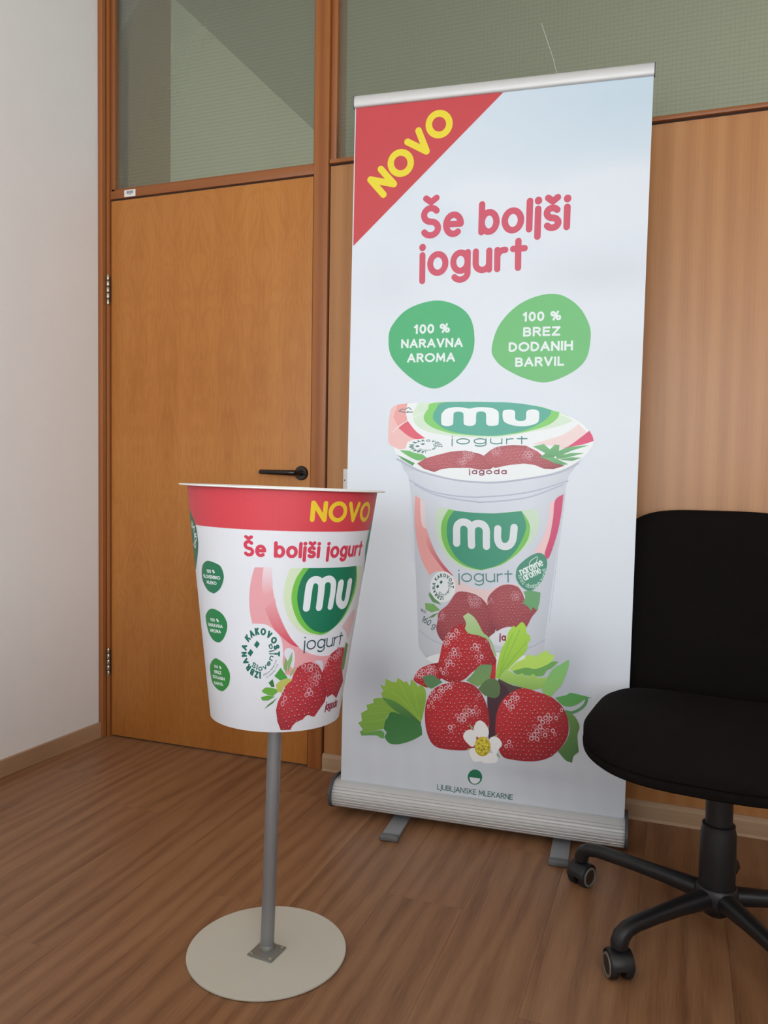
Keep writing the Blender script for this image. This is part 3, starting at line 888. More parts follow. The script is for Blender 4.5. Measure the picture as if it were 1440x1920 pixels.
BANNER_ART = [('P','printed_corner',1,(0.551,0.052,0.063),[(2.7,1984.7),(429.6,1982.4),(3.1,1588.8)],0,0),
('T','printed_corner',2,(0.8,0.662,0.031),'NOVO',91.1,1716.4,305.2,1908.4,79.8,0.235,0),
('T','printed_heading',1,(0.595,0.077,0.134),'Še boljši',203.1,1597.1,620.1,1597.7,93.8,0.19,0),  # heading red is paled by glare, put into the ink colour
('T','printed_heading',1,(0.595,0.077,0.134),'jogurt',204,1490.7,509.6,1495.3,91.7,0.19,0),
('P','printed_badge#1',1,(0.065,0.429,0.176),[(117.1,1311.4),(125.6,1354),(172.2,1401.3),(250.1,1422.7),(315.2,1407),(354.3,1371.5),(368.2,1314.7),(360.7,1261.3),(325.6,1209.4),(272.5,1176.7),(225.5,1181.6),(169.1,1218.7),(127.9,1265.2)],1,0),
('P','printed_badge#2',1,(0.143,0.496,0.17),[(417.3,1282.5),(434.7,1345.5),(481.8,1398.3),(542.1,1425.2),(599.4,1425.9),(650.1,1392.6),(679.9,1341.7),(684.2,1298.8),(673.4,1248.9),(635.1,1213.4),(571.6,1189.4),(513.1,1200.2),(457.7,1227.2),(430.2,1251.2)],1,0),
('T','printed_badge#1',2,(0.769,0.84,0.846),'100 %',192.6,1329.9,297.7,1331.1,26.6,0.215,1),
('T','printed_badge#1',2,(0.769,0.84,0.846),'NARAVNA',155.3,1290.2,335.3,1290.3,25.5,0.215,1),
('T','printed_badge#1',2,(0.769,0.84,0.846),'AROMA',174.3,1249.1,314.2,1249.6,25.4,0.215,1),
('T','printed_badge#2',2,(0.769,0.84,0.846),'100 %',501.3,1355.8,605.3,1357,26.2,0.215,1),
('T','printed_badge#2',2,(0.769,0.84,0.846),'BREZ',503.3,1315,603.8,1315.6,25.6,0.215,1),
('T','printed_badge#2',2,(0.769,0.84,0.846),'DODANIH',464.8,1273.6,638.9,1275.2,26.4,0.215,1),
('T','printed_badge#2',2,(0.769,0.84,0.846),'BARVIL',484.5,1232.3,617.2,1234.1,25.7,0.215,1),
('G','printed_pot',1,0,[(159.5,975.8),(171.6,942),(188.4,911.5),(204.4,788.2),(216.5,633.5),(227,481.2),(231.7,428.3),(254.9,395.8)],[(675.7,985),(650,949.6),(635.4,917.1),(621.1,790.4),(604.9,626.8),(590.8,484),(589,450.9),(568,417.5)]),
('P','printed_pot',2,(0.84,0.889,0.9),[(254.9,395.8),(302.9,376.7),(365.7,365.4),(457.5,369.4),(524.4,392.4),(568,417.5),(500.8,431.2),(332.9,421.3)],1,0),
('S','printed_pot',3,(0.478,0.506,0.632),3.92,[(189.9,911.5),(248.2,883.1),(317.7,870.3),(388.5,867.7),(396.7,868.8),(476.4,876.6),(554.2,892.1),(637.7,920.5)],1),
('S','printed_pot',3,(0.478,0.506,0.632),3.92,[(205.8,898.3),(262.4,872.7),(331.7,860),(388.9,855.2),(397.2,854.1),(476.8,862.1),(544.4,876.1),(625.4,909.8)],1),
('S','printed_pot',3,(0.454,0.476,0.591),4.53,[(151.6,971.2),(218.9,938.3),(310.9,917.2),(385.7,910.3),(446.6,911.3),(528.6,923.7),(608.8,941),(663.3,968.6)],1),
('S','printed_pot',3,(0.419,0.438,0.564),1.83,[(231.3,475.9),(260,456.1),(302.4,440.2),(385.3,430.8),(437,429.8),(516.6,442.1),(553,453.2),(591.3,477.7)],1),
('S','printed_pot',3,(0.518,0.525,0.638),1.18,[(632.5,886.6),(627.9,837.1),(620.5,756),(611.3,648.1),(601.2,528.8)],1),
('S','printed_pot',3,(0.667,0.718,0.83),1.24,[(191.2,862.3),(197.2,796.7),(203.5,720),(214.9,665.5)],1),
('P','printed_pot',4,(0.608,0.762,0.591),[(564.5,816.4),(562.8,790.1),(548.4,752.6),(515.6,719.3),(477,688),(435,668.3),(403,660.6),(405.6,659.9),(378.5,659.7),(340,669.7),(309.1,692.5),(286,724),(272.5,761.5),(269.9,805),(277.9,837.3),(307.8,831.6),(335.4,827),(379,824),(427.4,823.9),(451.5,825.4),(511.9,833.7),(550.7,841.7)],0,0),
('P','printed_pot',5,(0.199,0.558,0.104),[(307.8,831.6),(292.1,803.1),(287.4,773.1),(294,735.3),(314.3,700.9),(345.3,676.8),(378.3,665.1),(410.9,660.8),(411,662.9),(440.3,671.3),(469.2,683.6),(507.9,714.9),(532.9,750.6),(539.6,783.9),(533.7,807.3),(514.5,833.8),(451.5,825.4),(427.4,823.9),(379,824),(335.4,827)],0,0),
('P','printed_pot',6,(0.053,0.319,0.201),[(324.4,827.9),(308.6,803.8),(304,773.8),(309.1,738.7),(328.1,701.6),(356.2,677.4),(389.2,665.7),(418.9,663.4),(402.9,663),(434.9,671),(471.7,689.9),(499.9,718.5),(522.1,762),(528.8,796.6),(514.6,832.5),(451.5,825.1),(427.4,823.7),(379,823.7),(335.4,826.7)],0,0),
('P','printed_pot',4,(0.837,0.39,0.376),[(209.4,868.3),(207.6,830),(210.3,780.7),(218.9,726.2),(234.3,677.5),(257.8,637.7),(277,651.1),(310.3,647.6),(327.1,640.4),(290,680.6),(266.8,717.6),(248.8,760.5),(240.6,803.8),(238,850.1),(223.7,857.8)],0,0),
('P','printed_pot',5,(0.554,0.072,0.114),[(242.1,749.2),(248.8,760.5),(266.8,717.6),(290,680.6),(327.1,640.4),(304.7,650),(276.1,682.5),(252.9,714.2)],0,(0.837,0.39,0.376)),
('P','printed_pot',5,(0.804,0.677,0.689),[(223.8,857),(238,849.9),(240.9,803.8),(246.3,771.3),(231.4,781.6),(225.4,816.9)],0,0),
('P','printed_pot',4,(0.837,0.641,0.646),[(316,643.9),(341.2,629),(379.9,612.4),(435.2,605.2),(431.5,607.6),(471,626.2),(510.7,626),(524.6,603),(487.6,520.2),(420.9,515.2),(382.1,539.4),(331.7,576.7)],0,0),
('P','printed_pot',4,(0.889,0.585,0.604),[(590.1,857.9),(605.5,866.3),(600.5,817.8),(593.3,765.2),(583.2,718.8),(565.2,715.2),(553.5,718.6),(571.7,753.7),(583.6,785.8),(590,822.7)],0,0),
('P','printed_pot',5,(0.636,0.072,0.173),[(605.5,866.3),(627.5,883.9),(623.5,831.8),(614.6,776.6),(598.7,718.3),(590.2,702.6),(582,717.4),(594.5,765.3),(601.7,817.9)],0,0),
('S','printed_pot',7,(0.756,0.802,0.838),20.87,[(334,735),(333.3,758.8),(332.8,775),(335.5,787),(344.5,794.7),(354.1,796.1),(365,792.5),(372.1,784.8),(375.1,774.1),(375.6,755.3),(377.2,730.6)],1),
('S','printed_pot',7,(0.756,0.802,0.838),20.48,[(375.1,774.1),(378,785),(386.7,792.1),(397.5,793.9),(408.3,790.3),(415.3,782.6),(418,772),(418.6,751.9),(419.6,730)],1),
('S','printed_pot',7,(0.756,0.802,0.838),20.36,[(450.2,781.4),(450,761.4),(451.8,748.1),(458.3,736.4),(470.9,732.2),(483.5,736.3),(492.3,750),(494.6,768.7),(495.6,786.8)],1),
('T','printed_pot',5,(0.098,0.256,0.231),'jogurt',342.6,624.1,496.6,632,35.2,0.1,0),
('P','printed_pot',6,(0.071,0.291,0.194),[(504.5,654.9),(509.1,676.5),(529.3,698.8),(554.8,716),(572.9,718.3),(586.2,707.1),(589.9,688.9),(585.1,662.3),(575.6,638),(558.1,618.4),(542.7,610.8),(521.4,621.4),(507.7,639.2)],1,0),
('T','printed_pot',7,(0.804,0.895,0.88),'naravne',520.4,652.2,581.7,685.8,22.6,0.15,0),
('T','printed_pot',7,(0.804,0.895,0.88),'arome',530,637.9,576.8,664.5,21.4,0.15,0),
('K','printed_pot',7,(0.567,0.754,0.675),'brez dodanih barvil',[548.7,664.2,42.3,2.5,-1.6,49.2],0.92,193,372,0.26,0.13,1,0),
('S','printed_pot',7,(0.804,0.895,0.88),1.48,[(535.3,677.4),(546.8,682.6),(558.3,689.8),(562.1,708),(546.3,697.6),(540.7,686.2),(546.8,682.6)],1),
('T','printed_pot',5,(0.067,0.113,0.122),'160 g',234.8,503.9,274.7,482.1,18.7,0.12,0),
('T','printed_pot',5,(0.172,0.208,0.239),'Neto',232.6,532.7,248.2,525.6,8.9,0.15,0),
('B','printed_pot',5,0.88,[(284.9,510.5),(287.5,532.4),(313.4,557.5),(335.8,591.4),(358.8,597.5),(397.5,589.3),(422.5,569.6),(440.1,540.4),(453.4,503.3),(436.3,465.4),(378.8,443.7),(308.8,445.6),(282.7,477.7)],0,[(390.3,575.1,21.4),(292.5,521.9,14.1)],3,7.4,-1,1),
('B','printed_pot',6,0.88,[(427.3,569.6),(432,591.5),(458,617.4),(484.3,625.7),(510.9,620.7),(524.6,603),(535.8,579.8),(564.8,571.2),(568.3,560.8),(552.9,538.4),(540.6,512.2),(525.6,491),(488.8,482.7),(456.6,490.9),(436.6,529.8)],0,[(506,593.5,11.9),(432.9,576.4,12.1)],4,7.4,-1,1),
('P','printed_pot',7,(0.756,0.786,0.838),[(434.4,469.7),(459.2,492.5),(488.1,506),(520,501.3),(531.3,475.4),(489.8,450.5),(449.7,452.6)],1,0),
('T','printed_pot',8,(0.289,0.024,0.057),'ja',464.1,465.3,483,465.3,20.2,0.2,0),
('P','printed_pot',7,(0.129,0.3,0.125),[(257.7,589.6),(279.2,570.4),(293.6,554.9),(268.3,561.4),(256.6,579.9)],0,0),
('P','printed_pot',7,(0.207,0.435,0.136),[(246,557.2),(271.2,556.1),(291.2,539.7),(266.3,531),(247.9,538)],0,0),
('P','printed_pot',7,(0.129,0.3,0.125),[(285.9,531.1),(272.3,517.2),(255.6,513.7),(272.1,525.9)],0,0),
('P','printed_pot',7,(0.152,0.39,0.173),[(527,608.4),(547.8,612.4),(574,608.8),(572.8,582.3),(566.6,558),(554.6,566.5),(549.7,555.5),(538.8,569.3),(525.5,573.7),(532.8,592.9)],0,0),
('P','printed_pot',7,(0.821,0.861,0.88),[(334.3,609.7),(333.7,599.8),(331.3,590.2),(327.1,581.4),(321.5,574),(314.7,568.2),(307,564.4),(298.9,562.7),(290.6,563.2),(282.7,566),(275.5,570.9),(269.4,577.6),(264.7,585.8),(261.7,595.1),(260.5,605.1),(261.2,615.1),(263.7,624.8),(267.9,633.5),(273.5,641),(280.4,646.7),(288.1,650.5),(296.3,652.1),(304.6,651.4),(312.4,648.6),(319.5,643.7),(325.5,637),(330.2,628.8),(333.1,619.6)],0,0),
('K','printed_pot',8,(0.035,0.127,0.122),'IZBRANA',[297.6,607.4,36.7,2.3,-1.3,44.7],0.62,270,160,0.25,0.22,0,1),
('K','printed_pot',8,(0.035,0.127,0.122),'KAKOVOST',[297.6,607.4,36.7,2.3,-1.3,44.7],0.62,143,-6,0.25,0.22,0,1),
('K','printed_pot',8,(0.035,0.127,0.122),'Slovenija',[297.6,607.4,36.7,2.3,-1.3,44.7],0.6,229,393,0.2,0.165,1,1),
('P','printed_pot',8,(0.035,0.127,0.122),[(287.3,619.3),(291.9,626.3),(296.8,621.7),(292.2,614.7)],0,0),
('P','printed_pot',8,(0.035,0.127,0.122),[(277.2,606.1),(281.9,613.1),(286.8,608.5),(282.2,601.5)],0,0),
('P','printed_lid',4,(0.854,0.887,0.9),[(128.9,1112.6),(124.4,1086.9),(123.4,1037.5),(125.7,1017.1),(138.3,1007.6),(153.6,979.9),(185.3,959),(218.8,942.6),(262.9,930.8),(310.8,919.3),(364.4,914.3),(425.6,913.4),(487.7,919.6),(548.7,930.4),(608.6,946.1),(647.7,964.2),(680.3,989),(698.9,1015.5),(702.6,1031.5),(697.8,1047.5),(687.6,1059.4),(663.3,1081.3),(633.2,1097.3),(593,1112.3),(542.3,1125.5),(480.9,1133.7),(418.8,1135.8),(347.3,1135.5),(261.5,1134.8),(178.5,1132.3),(147.5,1128.1),(133.2,1119.5)],0,0),
('P','printed_lid',5,(0.871,0.532,0.513),[(128.9,1112.6),(133.2,1119.5),(147.5,1128.1),(178.5,1132.3),(174.7,1106.3),(179.8,1082.9),(202.6,1055.3),(233.9,1032.3),(205.5,1029.8),(181.4,1021),(177.4,1003.8),(159.8,999.3),(138.3,1007.6),(125.7,1017.1),(123.4,1037.5),(124.4,1086.9)],0,0),  # lid reds lightened: glare on the film is put into their colour
('P','printed_lid',6,(0.837,0.379,0.366),[(149.7,1128.3),(178.5,1132.3),(174.7,1106.3),(179.8,1082.9),(153.6,1063.5),(137.2,1093.4)],0,0),
('P','printed_lid',6,(0.74,0.113,0.16),[(179.8,1082.9),(153.7,1061.4),(180.9,1040.2),(205.5,1029.8),(233.9,1032.3),(204.8,1053.2)],0,0),
('P','printed_lid',5,(0.665,0.811,0.646),[(211.5,1133.3),(196.7,1108.5),(196.1,1091.5),(204.3,1072.4),(224.5,1057.7),(253.1,1048.4),(307.4,1040.5),(360.8,1037.5),(421.8,1036.9),(463.3,1040.6),(524.4,1051.9),(584.6,1063.6),(624.1,1075.1),(649.4,1086.3),(593,1111.9),(418.8,1135.6),(261.6,1134.6)],0,0),
('P','printed_lid',6,(0.222,0.627,0.148),[(259.4,1134.3),(240.3,1117),(228.8,1098),(231.5,1081),(252.7,1064.2),(285.5,1052.9),(328.6,1044.9),(421.7,1040.2),(483.7,1047),(536.4,1057.8),(580.3,1072.8),(603.7,1091.1),(609.1,1107.3),(593,1111.9),(542.3,1125.3),(418.8,1135.6)],0,0),
('P','printed_lid',7,(0.093,0.412,0.317),[(287.5,1134.7),(264.2,1117.1),(255,1098.1),(258.6,1083.3),(280.8,1064.4),(307,1053.7),(349.9,1045.7),(421.7,1041.4),(483.6,1049.1),(524.1,1060.1),(560,1078.7),(581.5,1097.1),(586.9,1112.9),(542.3,1125.1),(480.9,1133.5),(418.8,1135.4)],0,0),
('P','printed_lid',8,(0.837,0.887,0.897),[(280.1,1075),(279.4,1098.1),(283.9,1107.6),(294.4,1116.7),(315.7,1121.3),(337.1,1120.9),(359.5,1117.6),(379.4,1120.9),(400.4,1121.3),(419.3,1119.7),(431.9,1116.2),(440.4,1110),(443.1,1102.8),(443.1,1076),(437.4,1070.8),(420.8,1069.2),(412.4,1071.2),(408.4,1077.8),(407.3,1100.6),(402.9,1107.3),(394.5,1109.3),(384,1107.8),(379.6,1102.2),(379,1077.7),(372.5,1070.3),(362,1068.6),(351.3,1070.2),(344.8,1075.4),(343.2,1100.4),(339.6,1106.3),(328.9,1108.8),(318.3,1106.6),(314.6,1101.4),(313.9,1075.2),(307.6,1069.3),(295.8,1067.7),(285,1069.7)],0,0),
('P','printed_lid',8,(0.837,0.887,0.897),[(453.9,1107),(457.9,1112.7),(471.2,1114.6),(483.6,1112.8),(488.3,1107),(488.8,1090.6),(494.8,1084.5),(505.1,1082.9),(515.2,1084.6),(519.1,1090.8),(519,1107.1),(524.4,1113.2),(536.6,1115.3),(548.8,1112.9),(554,1107.2),(554.6,1088.9),(549.9,1078.7),(531.9,1071.4),(505.5,1068.6),(478.8,1072.1),(459.9,1080.2),(454.4,1092.5)],0,0),
('T','printed_lid',6,(0.05,0.24,0.231),'jogurt',311.3,1015.9,524.9,1018.7,23.6,0.13,0),
('P','printed_lid',5,(0.871,0.685,0.675),[(661.6,1075.3),(683.9,1053.4),(638,1016.6),(610.5,1006.1),(592.2,1016),(537.6,1020.3),(585.6,1034.2),(625,1048.8)],0,0),
('P','printed_lid',6,(0.71,0.068,0.173),[(690,1058.1),(698.9,1043.5),(702.3,1030.5),(675.3,1020.8),(646,1014.7),(618.4,1007.8),(638,1016.6),(664.9,1037.1)],0,0),
('S','printed_lid',9,(0.9,0.9,0.9),2.32,[(609.2,1102.9),(633.4,1093.3),(661.5,1077.3),(684.8,1055.4)],1),
('S','printed_lid',9,(0.9,0.9,0.9),2.03,[(136.2,1048.3),(153.6,1065.6),(177.6,1080.7),(203.7,1095.8),(229.7,1105.4)],1),
('B','printed_lid',6,0.88,[(211.7,959.5),(235.5,974.9),(265.8,983.9),(308.7,995.2),(351.3,999),(393.9,990.3),(428,972.2),(436.8,957.8),(424.5,948.2),(395.2,945.4),(363.4,950.4),(310,948.8),(284.2,945.1),(262.7,936.1),(231.9,945)],0,[(344.9,967,12.3),(362.6,991.5,18.3)],5,7.6,-2,0),
('B','printed_lid',7,0.88,[(402.5,984.2),(422.9,1001.2),(443.4,1011.9),(484.6,1016.6),(521.5,1015),(554.5,999.1),(579.5,977.1),(628,961.8),(598.4,952),(572.2,952.4),(547.7,962.2),(517,965.6),(476.1,960.7),(437,951.6),(415.7,963.6)],0,[(527.2,991.2,14.6),(438,1000.2,13.5)],6,7.6,-2,0),
('P','printed_lid',8,(0.159,0.494,0.148),[(158.7,997.1),(184.3,996),(217.5,990.6),(239.8,977.1),(215.9,968.1),(184.7,980.4)],0,0),
('P','printed_lid',8,(0.102,0.338,0.125),[(150.8,983.7),(178.2,972.8),(205.1,960.5),(198.7,952.8),(169.4,969.4)],0,0),
('P','printed_lid',9,(0.199,0.494,0.208),[(591,993.6),(636.1,1013.6),(691,1019),(646.3,1003.6),(607.2,985.7)],0,(0.102,0.338,0.136)),
('P','printed_lid',9,(0.199,0.494,0.208),[(603.2,987.7),(646.6,997.5),(678.5,997.1),(637.1,985.3),(607.4,979.6)],0,(0.102,0.338,0.136)),
('P','printed_lid',9,(0.199,0.494,0.208),[(613.4,979.8),(643,985.4),(673,984.5),(647.3,975.3),(623.5,976.9)],0,(0.102,0.338,0.136)),
('P','printed_lid',9,(0.199,0.494,0.208),[(570,1020.8),(586.5,1005.7),(600.1,1019.7),(612.1,1018.3),(608.9,995.9),(593.4,980.4),(559.1,982.8),(574.8,995.4),(539.9,1013.2)],0,(0.102,0.338,0.136)),
('P','printed_lid',9,(0.199,0.494,0.208),[(567.2,983),(599.3,983.6),(637.7,966),(620,963.6),(597.8,969.3)],0,(0.102,0.338,0.136)),
('T','printed_lid',8,(0.246,0.029,0.075),'jagoda',363.9,932.2,470.3,934.7,15.7,0.2,0),
('P','printed_lid',8,(0.854,0.887,0.9),[(292.7,1010.1),(291.4,1005.1),(287.4,1000.4),(280.7,996),(271.8,992.4),(261.1,989.6),(249,987.7),(236.3,986.9),(223.5,987.3),(211.2,988.7),(200.2,991.2),(190.9,994.6),(183.8,998.8),(179.4,1003.5),(177.8,1008.5),(179.2,1013.5),(183.3,1018.3),(190.1,1022.6),(199.2,1026.3),(210.1,1029.1),(222.3,1030.9),(235.1,1031.6),(247.8,1031.2),(260,1029.7),(270.9,1027.1),(280,1023.7),(286.8,1019.6),(291.2,1015)],0,0),
('K','printed_lid',9,(0.067,0.19,0.183),'IZBRANA',[235.7,1009.3,57.1,0.8,-0.6,22.3],0.62,270,160,0.25,0.2,0,1),
('K','printed_lid',9,(0.067,0.19,0.183),'KAKOVOST',[235.7,1009.3,57.1,0.8,-0.6,22.3],0.62,143,-6,0.25,0.2,0,1),
('K','printed_lid',9,(0.067,0.19,0.183),'Slovenija',[235.7,1009.3,57.1,0.8,-0.6,22.3],0.6,229,393,0.2,0.15000000000000002,1,1),
('P','printed_lid',9,(0.067,0.19,0.183),[(220,1015.3),(227.4,1018.8),(234.9,1016.4),(227.5,1013)],0,0),
('P','printed_lid',9,(0.067,0.19,0.183),[(204,1008.8),(211.4,1012.3),(219,1009.9),(211.5,1006.5)],0,0),
('S','printed_lid',8,(0.113,0.19,0.201),2.39,[(154.6,1110.5),(163.4,1115.9),(172.3,1113.8)],0),
('S','printed_lid',8,(0.113,0.19,0.201),2.4,[(174.4,1117),(183.2,1120.2),(191.1,1113.8)],0),
('S','printed_lid',8,(0.113,0.19,0.201),2.39,[(194.6,1107.4),(176.9,1106.3),(181.3,1109.5)],0),
('S','printed_lid',8,(0.113,0.19,0.201),2.41,[(153.5,1110.1),(172.5,1106.3)],0),
('P','printed_leaf#1',9,(0.339,0.561,0.072),[(116.1,304.6),(132.1,301.1),(132.7,323.9),(152.2,317),(166.9,317.3),(169.9,330.8),(190.5,318.5),(196,323.4),(207.6,309.2),(210.4,330.3),(226.4,317.6),(231.1,308.2),(239.7,317.8),(253.4,303.8),(256.3,280.1),(252.7,249.1),(242.8,204.2),(226.9,213.4),(199.4,239),(158.2,261.2),(126.1,266.8),(120.1,279.5),(127.9,286.9)],0,(0.214,0.425,0.059)),
('P','printed_leaf#1',9,(0.268,0.49,0.076),[(96.5,260.4),(121.6,264.5),(144.8,248.7),(190.9,220.5),(243.1,193.3),(191,213.9),(177.2,223.4),(150,224.9),(139,208.2),(130.8,173.9),(101.2,163.8),(78.3,154.5),(57.4,156.6),(66.5,164.3),(50.9,182.8),(63,190.9),(59.5,212.9),(79.3,226.2),(75.1,239.2),(97.3,248.2)],0,(0.198,0.401,0.067)),
('P','printed_leaf#1',10,(0.122,0.333,0.076),[(121.6,267.4),(158.2,261.2),(199.4,239),(242.8,204.2),(243,195.4),(195.4,217.7),(177.2,224.5),(149.5,242.6)],0,(0.047,0.149,0.052)),
('P','printed_leaf#1',10,(0.141,0.366,0.095),[(56.1,158.7),(78.3,155.6),(119.5,168.1),(133.4,160.8),(131.5,145),(120,145.9),(108.4,151.2),(62.3,145.4)],0,0),
('P','printed_leaf#1',11,(0.038,0.193,0.052),[(148.9,223.7),(159,227),(177.2,223.4),(195.4,218.8),(224.8,208.8),(243,197.6),(248.2,169.7),(226.3,153.9),(197.5,139.5),(170.6,131.8),(147.8,133.1),(133.7,149.7),(140.2,163.8),(130.8,173.9),(134.8,196.6),(141.3,208.4)],0,(0.075,0.253,0.081)),
('S','printed_leaf#1',12,(0.054,0.218,0.063),1.62,[(243,197.6),(191.8,185.2),(141.7,192.9)],1),
('S','printed_leaf#1',12,(0.054,0.218,0.063),1.67,[(243,197.6),(192.2,167.6),(147.4,149.1)],1),
('S','printed_leaf#1',12,(0.054,0.218,0.063),1.58,[(243,197.6),(213.6,209.8),(159.3,217)],1),
('S','printed_leaf#1',11,(0.378,0.606,0.09),1.54,[(242.7,208.6),(203.2,265.9),(174.7,322.4)],1),
('S','printed_leaf#1',11,(0.378,0.606,0.09),1.54,[(242.7,208.6),(178.2,272.1),(125.4,297.7)],1),
('S','printed_leaf#1',11,(0.378,0.606,0.09),1.55,[(242.7,208.6),(225.2,276.9),(212.9,321.7)],1),
('S','printed_leaf#1',10,(0.307,0.532,0.09),1.49,[(177.2,223.4),(122.7,222),(65.4,209.1)],1),
('S','printed_leaf#1',10,(0.307,0.532,0.09),1.51,[(172.8,220.7),(123.2,199.8),(56.7,183.4)],1),
('S','printed_leaf#1',10,(0.307,0.532,0.09),1.45,[(177.2,223.4),(133.6,240.9),(80.9,237.6)],1),
('P','printed_leaf#2',9,(0.47,0.788,0.085),[(525.7,523.6),(536.2,512.9),(540.3,492.5),(548.4,486.2),(551.1,472.6),(544.5,465.2),(542.8,448.9),(534.3,432),(518.9,416.8),(492.4,386.5),(468,356.2),(456.4,357.5),(460,390.5),(470.1,438.1),(483,467),(489.1,490.7),(502.2,510.3),(509.2,506.2)],0,(0.317,0.606,0.067)),
('P','printed_leaf#2',9,(0.511,0.788,0.141),[(534.7,418.2),(541.2,428),(556.9,431.7),(566.1,426.7),(579.2,438.2),(599,449.1),(603.8,438.1),(617.2,436.9),(613.3,420.6),(593.8,405.1),(567.2,393.4),(540.1,393.2),(508.5,383.4),(492.5,384.2),(514.6,407.1)],0,0),
('P','printed_leaf#2',10,(0.168,0.425,0.106),[(504,381.8),(540.1,394.4),(567.2,393.4),(593.8,405.1),(613.4,418.3),(630,419.3),(611.8,399.8),(598.7,391.7),(590.2,377.2),(572.4,373.2),(545.3,372.9),(515.7,373.6)],0,0),
('P','printed_leaf#2',11,(0.457,0.718,0.168),[(485.5,385.9),(515.8,371.3),(531.5,378.5),(544.3,369.3),(563.2,379.2),(573.7,368.7),(601.5,373.6),(613.4,351.8),(573.6,336.4),(551.1,334.1),(523.6,339.5),(489.1,346.6),(466.9,356.1)],0,(0.258,0.49,0.117)),
('S','printed_leaf#2',12,(0.287,0.546,0.081),1.86,[(463.3,358.1),(486.9,413.9),(520.7,500.2)],1),
('S','printed_leaf#2',12,(0.287,0.546,0.081),1.86,[(463.3,358.1),(502.9,415.4),(540,467.1)],1),
('S','printed_leaf#2',12,(0.287,0.546,0.081),1.85,[(467.9,360.9),(479.6,427.3),(500.7,487)],1),
('P','printed_leaf#3',13,(0.19,0.518,0.182),[(657.7,428.7),(657,406.3),(642,359.2),(627.2,339.4),(612.3,319.5),(594.2,325.7),(586,335.3),(599.4,368.8),(616.3,398),(638,413.7)],0,(0.297,0.575,0.141)),
('P','printed_leaf#3',13,(0.084,0.343,0.095),[(624.6,318.5),(654.2,328.4),(664.9,335.6),(693.6,332.4),(722.5,327.4),(704.8,322.2),(685.7,306.1),(664.1,296.9),(644.1,299.4)],0,(0.128,0.425,0.095)),
('S','printed_leaf#3',13,(0.105,0.322,0.128),7.48,[(709.2,322.6),(705.3,308.6),(692.7,293.6),(671.2,281),(655.7,282.8)],1),
('P','printed_leaf#3',8,(0.161,0.343,0.095),[(651.2,284.6),(675.9,273.5),(692.2,245.6),(687.7,217.6),(693,172.5),(679.8,159.4),(676.1,140.1),(658.2,145.2),(636.4,167.9),(658.6,200.5),(666.1,238.1)],0,(0.071,0.193,0.063)),
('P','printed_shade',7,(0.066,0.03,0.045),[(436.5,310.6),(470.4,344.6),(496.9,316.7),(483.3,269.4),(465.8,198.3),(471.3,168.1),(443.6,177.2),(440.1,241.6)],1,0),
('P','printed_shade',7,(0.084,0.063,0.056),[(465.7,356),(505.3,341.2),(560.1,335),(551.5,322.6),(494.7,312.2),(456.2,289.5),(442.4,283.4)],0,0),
('B','printed_strawberry#1',8,1.106,[(219.2,337.2),(236.3,362.9),(264.6,378.6),(297.4,384.8),(307.1,352.1),(281.6,323.6),(259.9,310.6),(244.2,314.5),(221.7,324.4)],0,[(233.8,349.9,19.2),(268.5,362.6,15.9)],7,8.6,0,1),
('B','printed_strawberry#2',10,1.106,[(289.8,380.9),(294.6,407.3),(300.3,438),(312.6,464.9),(339.8,498.2),(363.4,502.2),(385.4,481.5),(413.4,470.9),(432.7,461.9),(443,437.2),(456.4,410.8),(449.6,393.2),(411.8,383.4),(388.8,366.3),(372.2,348.6),(351,335.8),(329.4,332.2),(307.5,338.1),(292.9,350.8)],0,[(323.7,470.1,17.2),(332.8,478.6,15.6),(307.1,448.6,14.1),(336.1,418.5,14),(322.9,387.8,14.1),(306.4,363,11),(399,437.8,12.3),(410.5,412.6,12.2),(426,453.8,6.1),(293.7,364.9,11)],8,9.6,0,1),
('P','printed_strawberry#2',9,(0.567,0.032,0.045),[(440.7,407.3),(457.9,410.9),(456.1,354.5),(440.3,353)],0,0),
('B','printed_strawberry#3',12,1.106,[(254.9,217.6),(258,267.2),(278.9,307.5),(322.1,330.7),(365.2,337.6),(403.1,325.2),(430.9,285.2),(443,238.3),(441.6,195.3),(424,161),(387.1,141.4),(338.5,135.5),(289.1,139.4),(265.1,169.4)],0,[(276.9,289.7,20.6),(295.3,308.8,18.9),(323.2,322.5,14.1),(268.2,259,14.3),(360.2,232.9,14),(381.4,250.7,13.9),(401.3,257.5,12.3),(406.2,299.8,7.7),(333,200.2,9.4)],9,9.8,0,1),
('B','printed_strawberry#4',12,1.106,[(460.8,208.2),(463.5,256.6),(478.1,295.4),(508.5,325),(539.3,336),(575.5,329.1),(611.4,319.7),(642.5,296.8),(659.8,262.2),(662.8,220.8),(646.5,182.3),(612.2,146.6),(566.6,130.4),(509.5,128.6),(482,135.8),(466.2,171.4)],0,[(497.9,286.2,16.5),(516.7,306.5,13.5),(592.7,250.8,13.2),(610.1,257.3,13.2),(628.9,262.3,10.2),(581.9,222.3,13.3),(567.8,199.4,13.4),(599.8,213.8,11.8),(620.2,217.6,8.8),(498.5,171.4,10.6),(638.3,285.9,8.7)],10,10,0,1),
('P','printed_leaf#4',13,(0.116,0.271,0.122),[(243.6,340),(272,349.2),(289.9,340.1),(304.4,330.6),(284,315.6),(271,307.8),(255.3,317.1)],0,0),
('P','printed_leaf#5',13,(0.161,0.311,0.141),[(373.4,342.3),(389,359.8),(411.6,389.8),(445.8,393.9),(441.2,358.4),(423.7,339.6),(407.1,327.3),(389.8,334.2)],0,(0.223,0.401,0.122)),
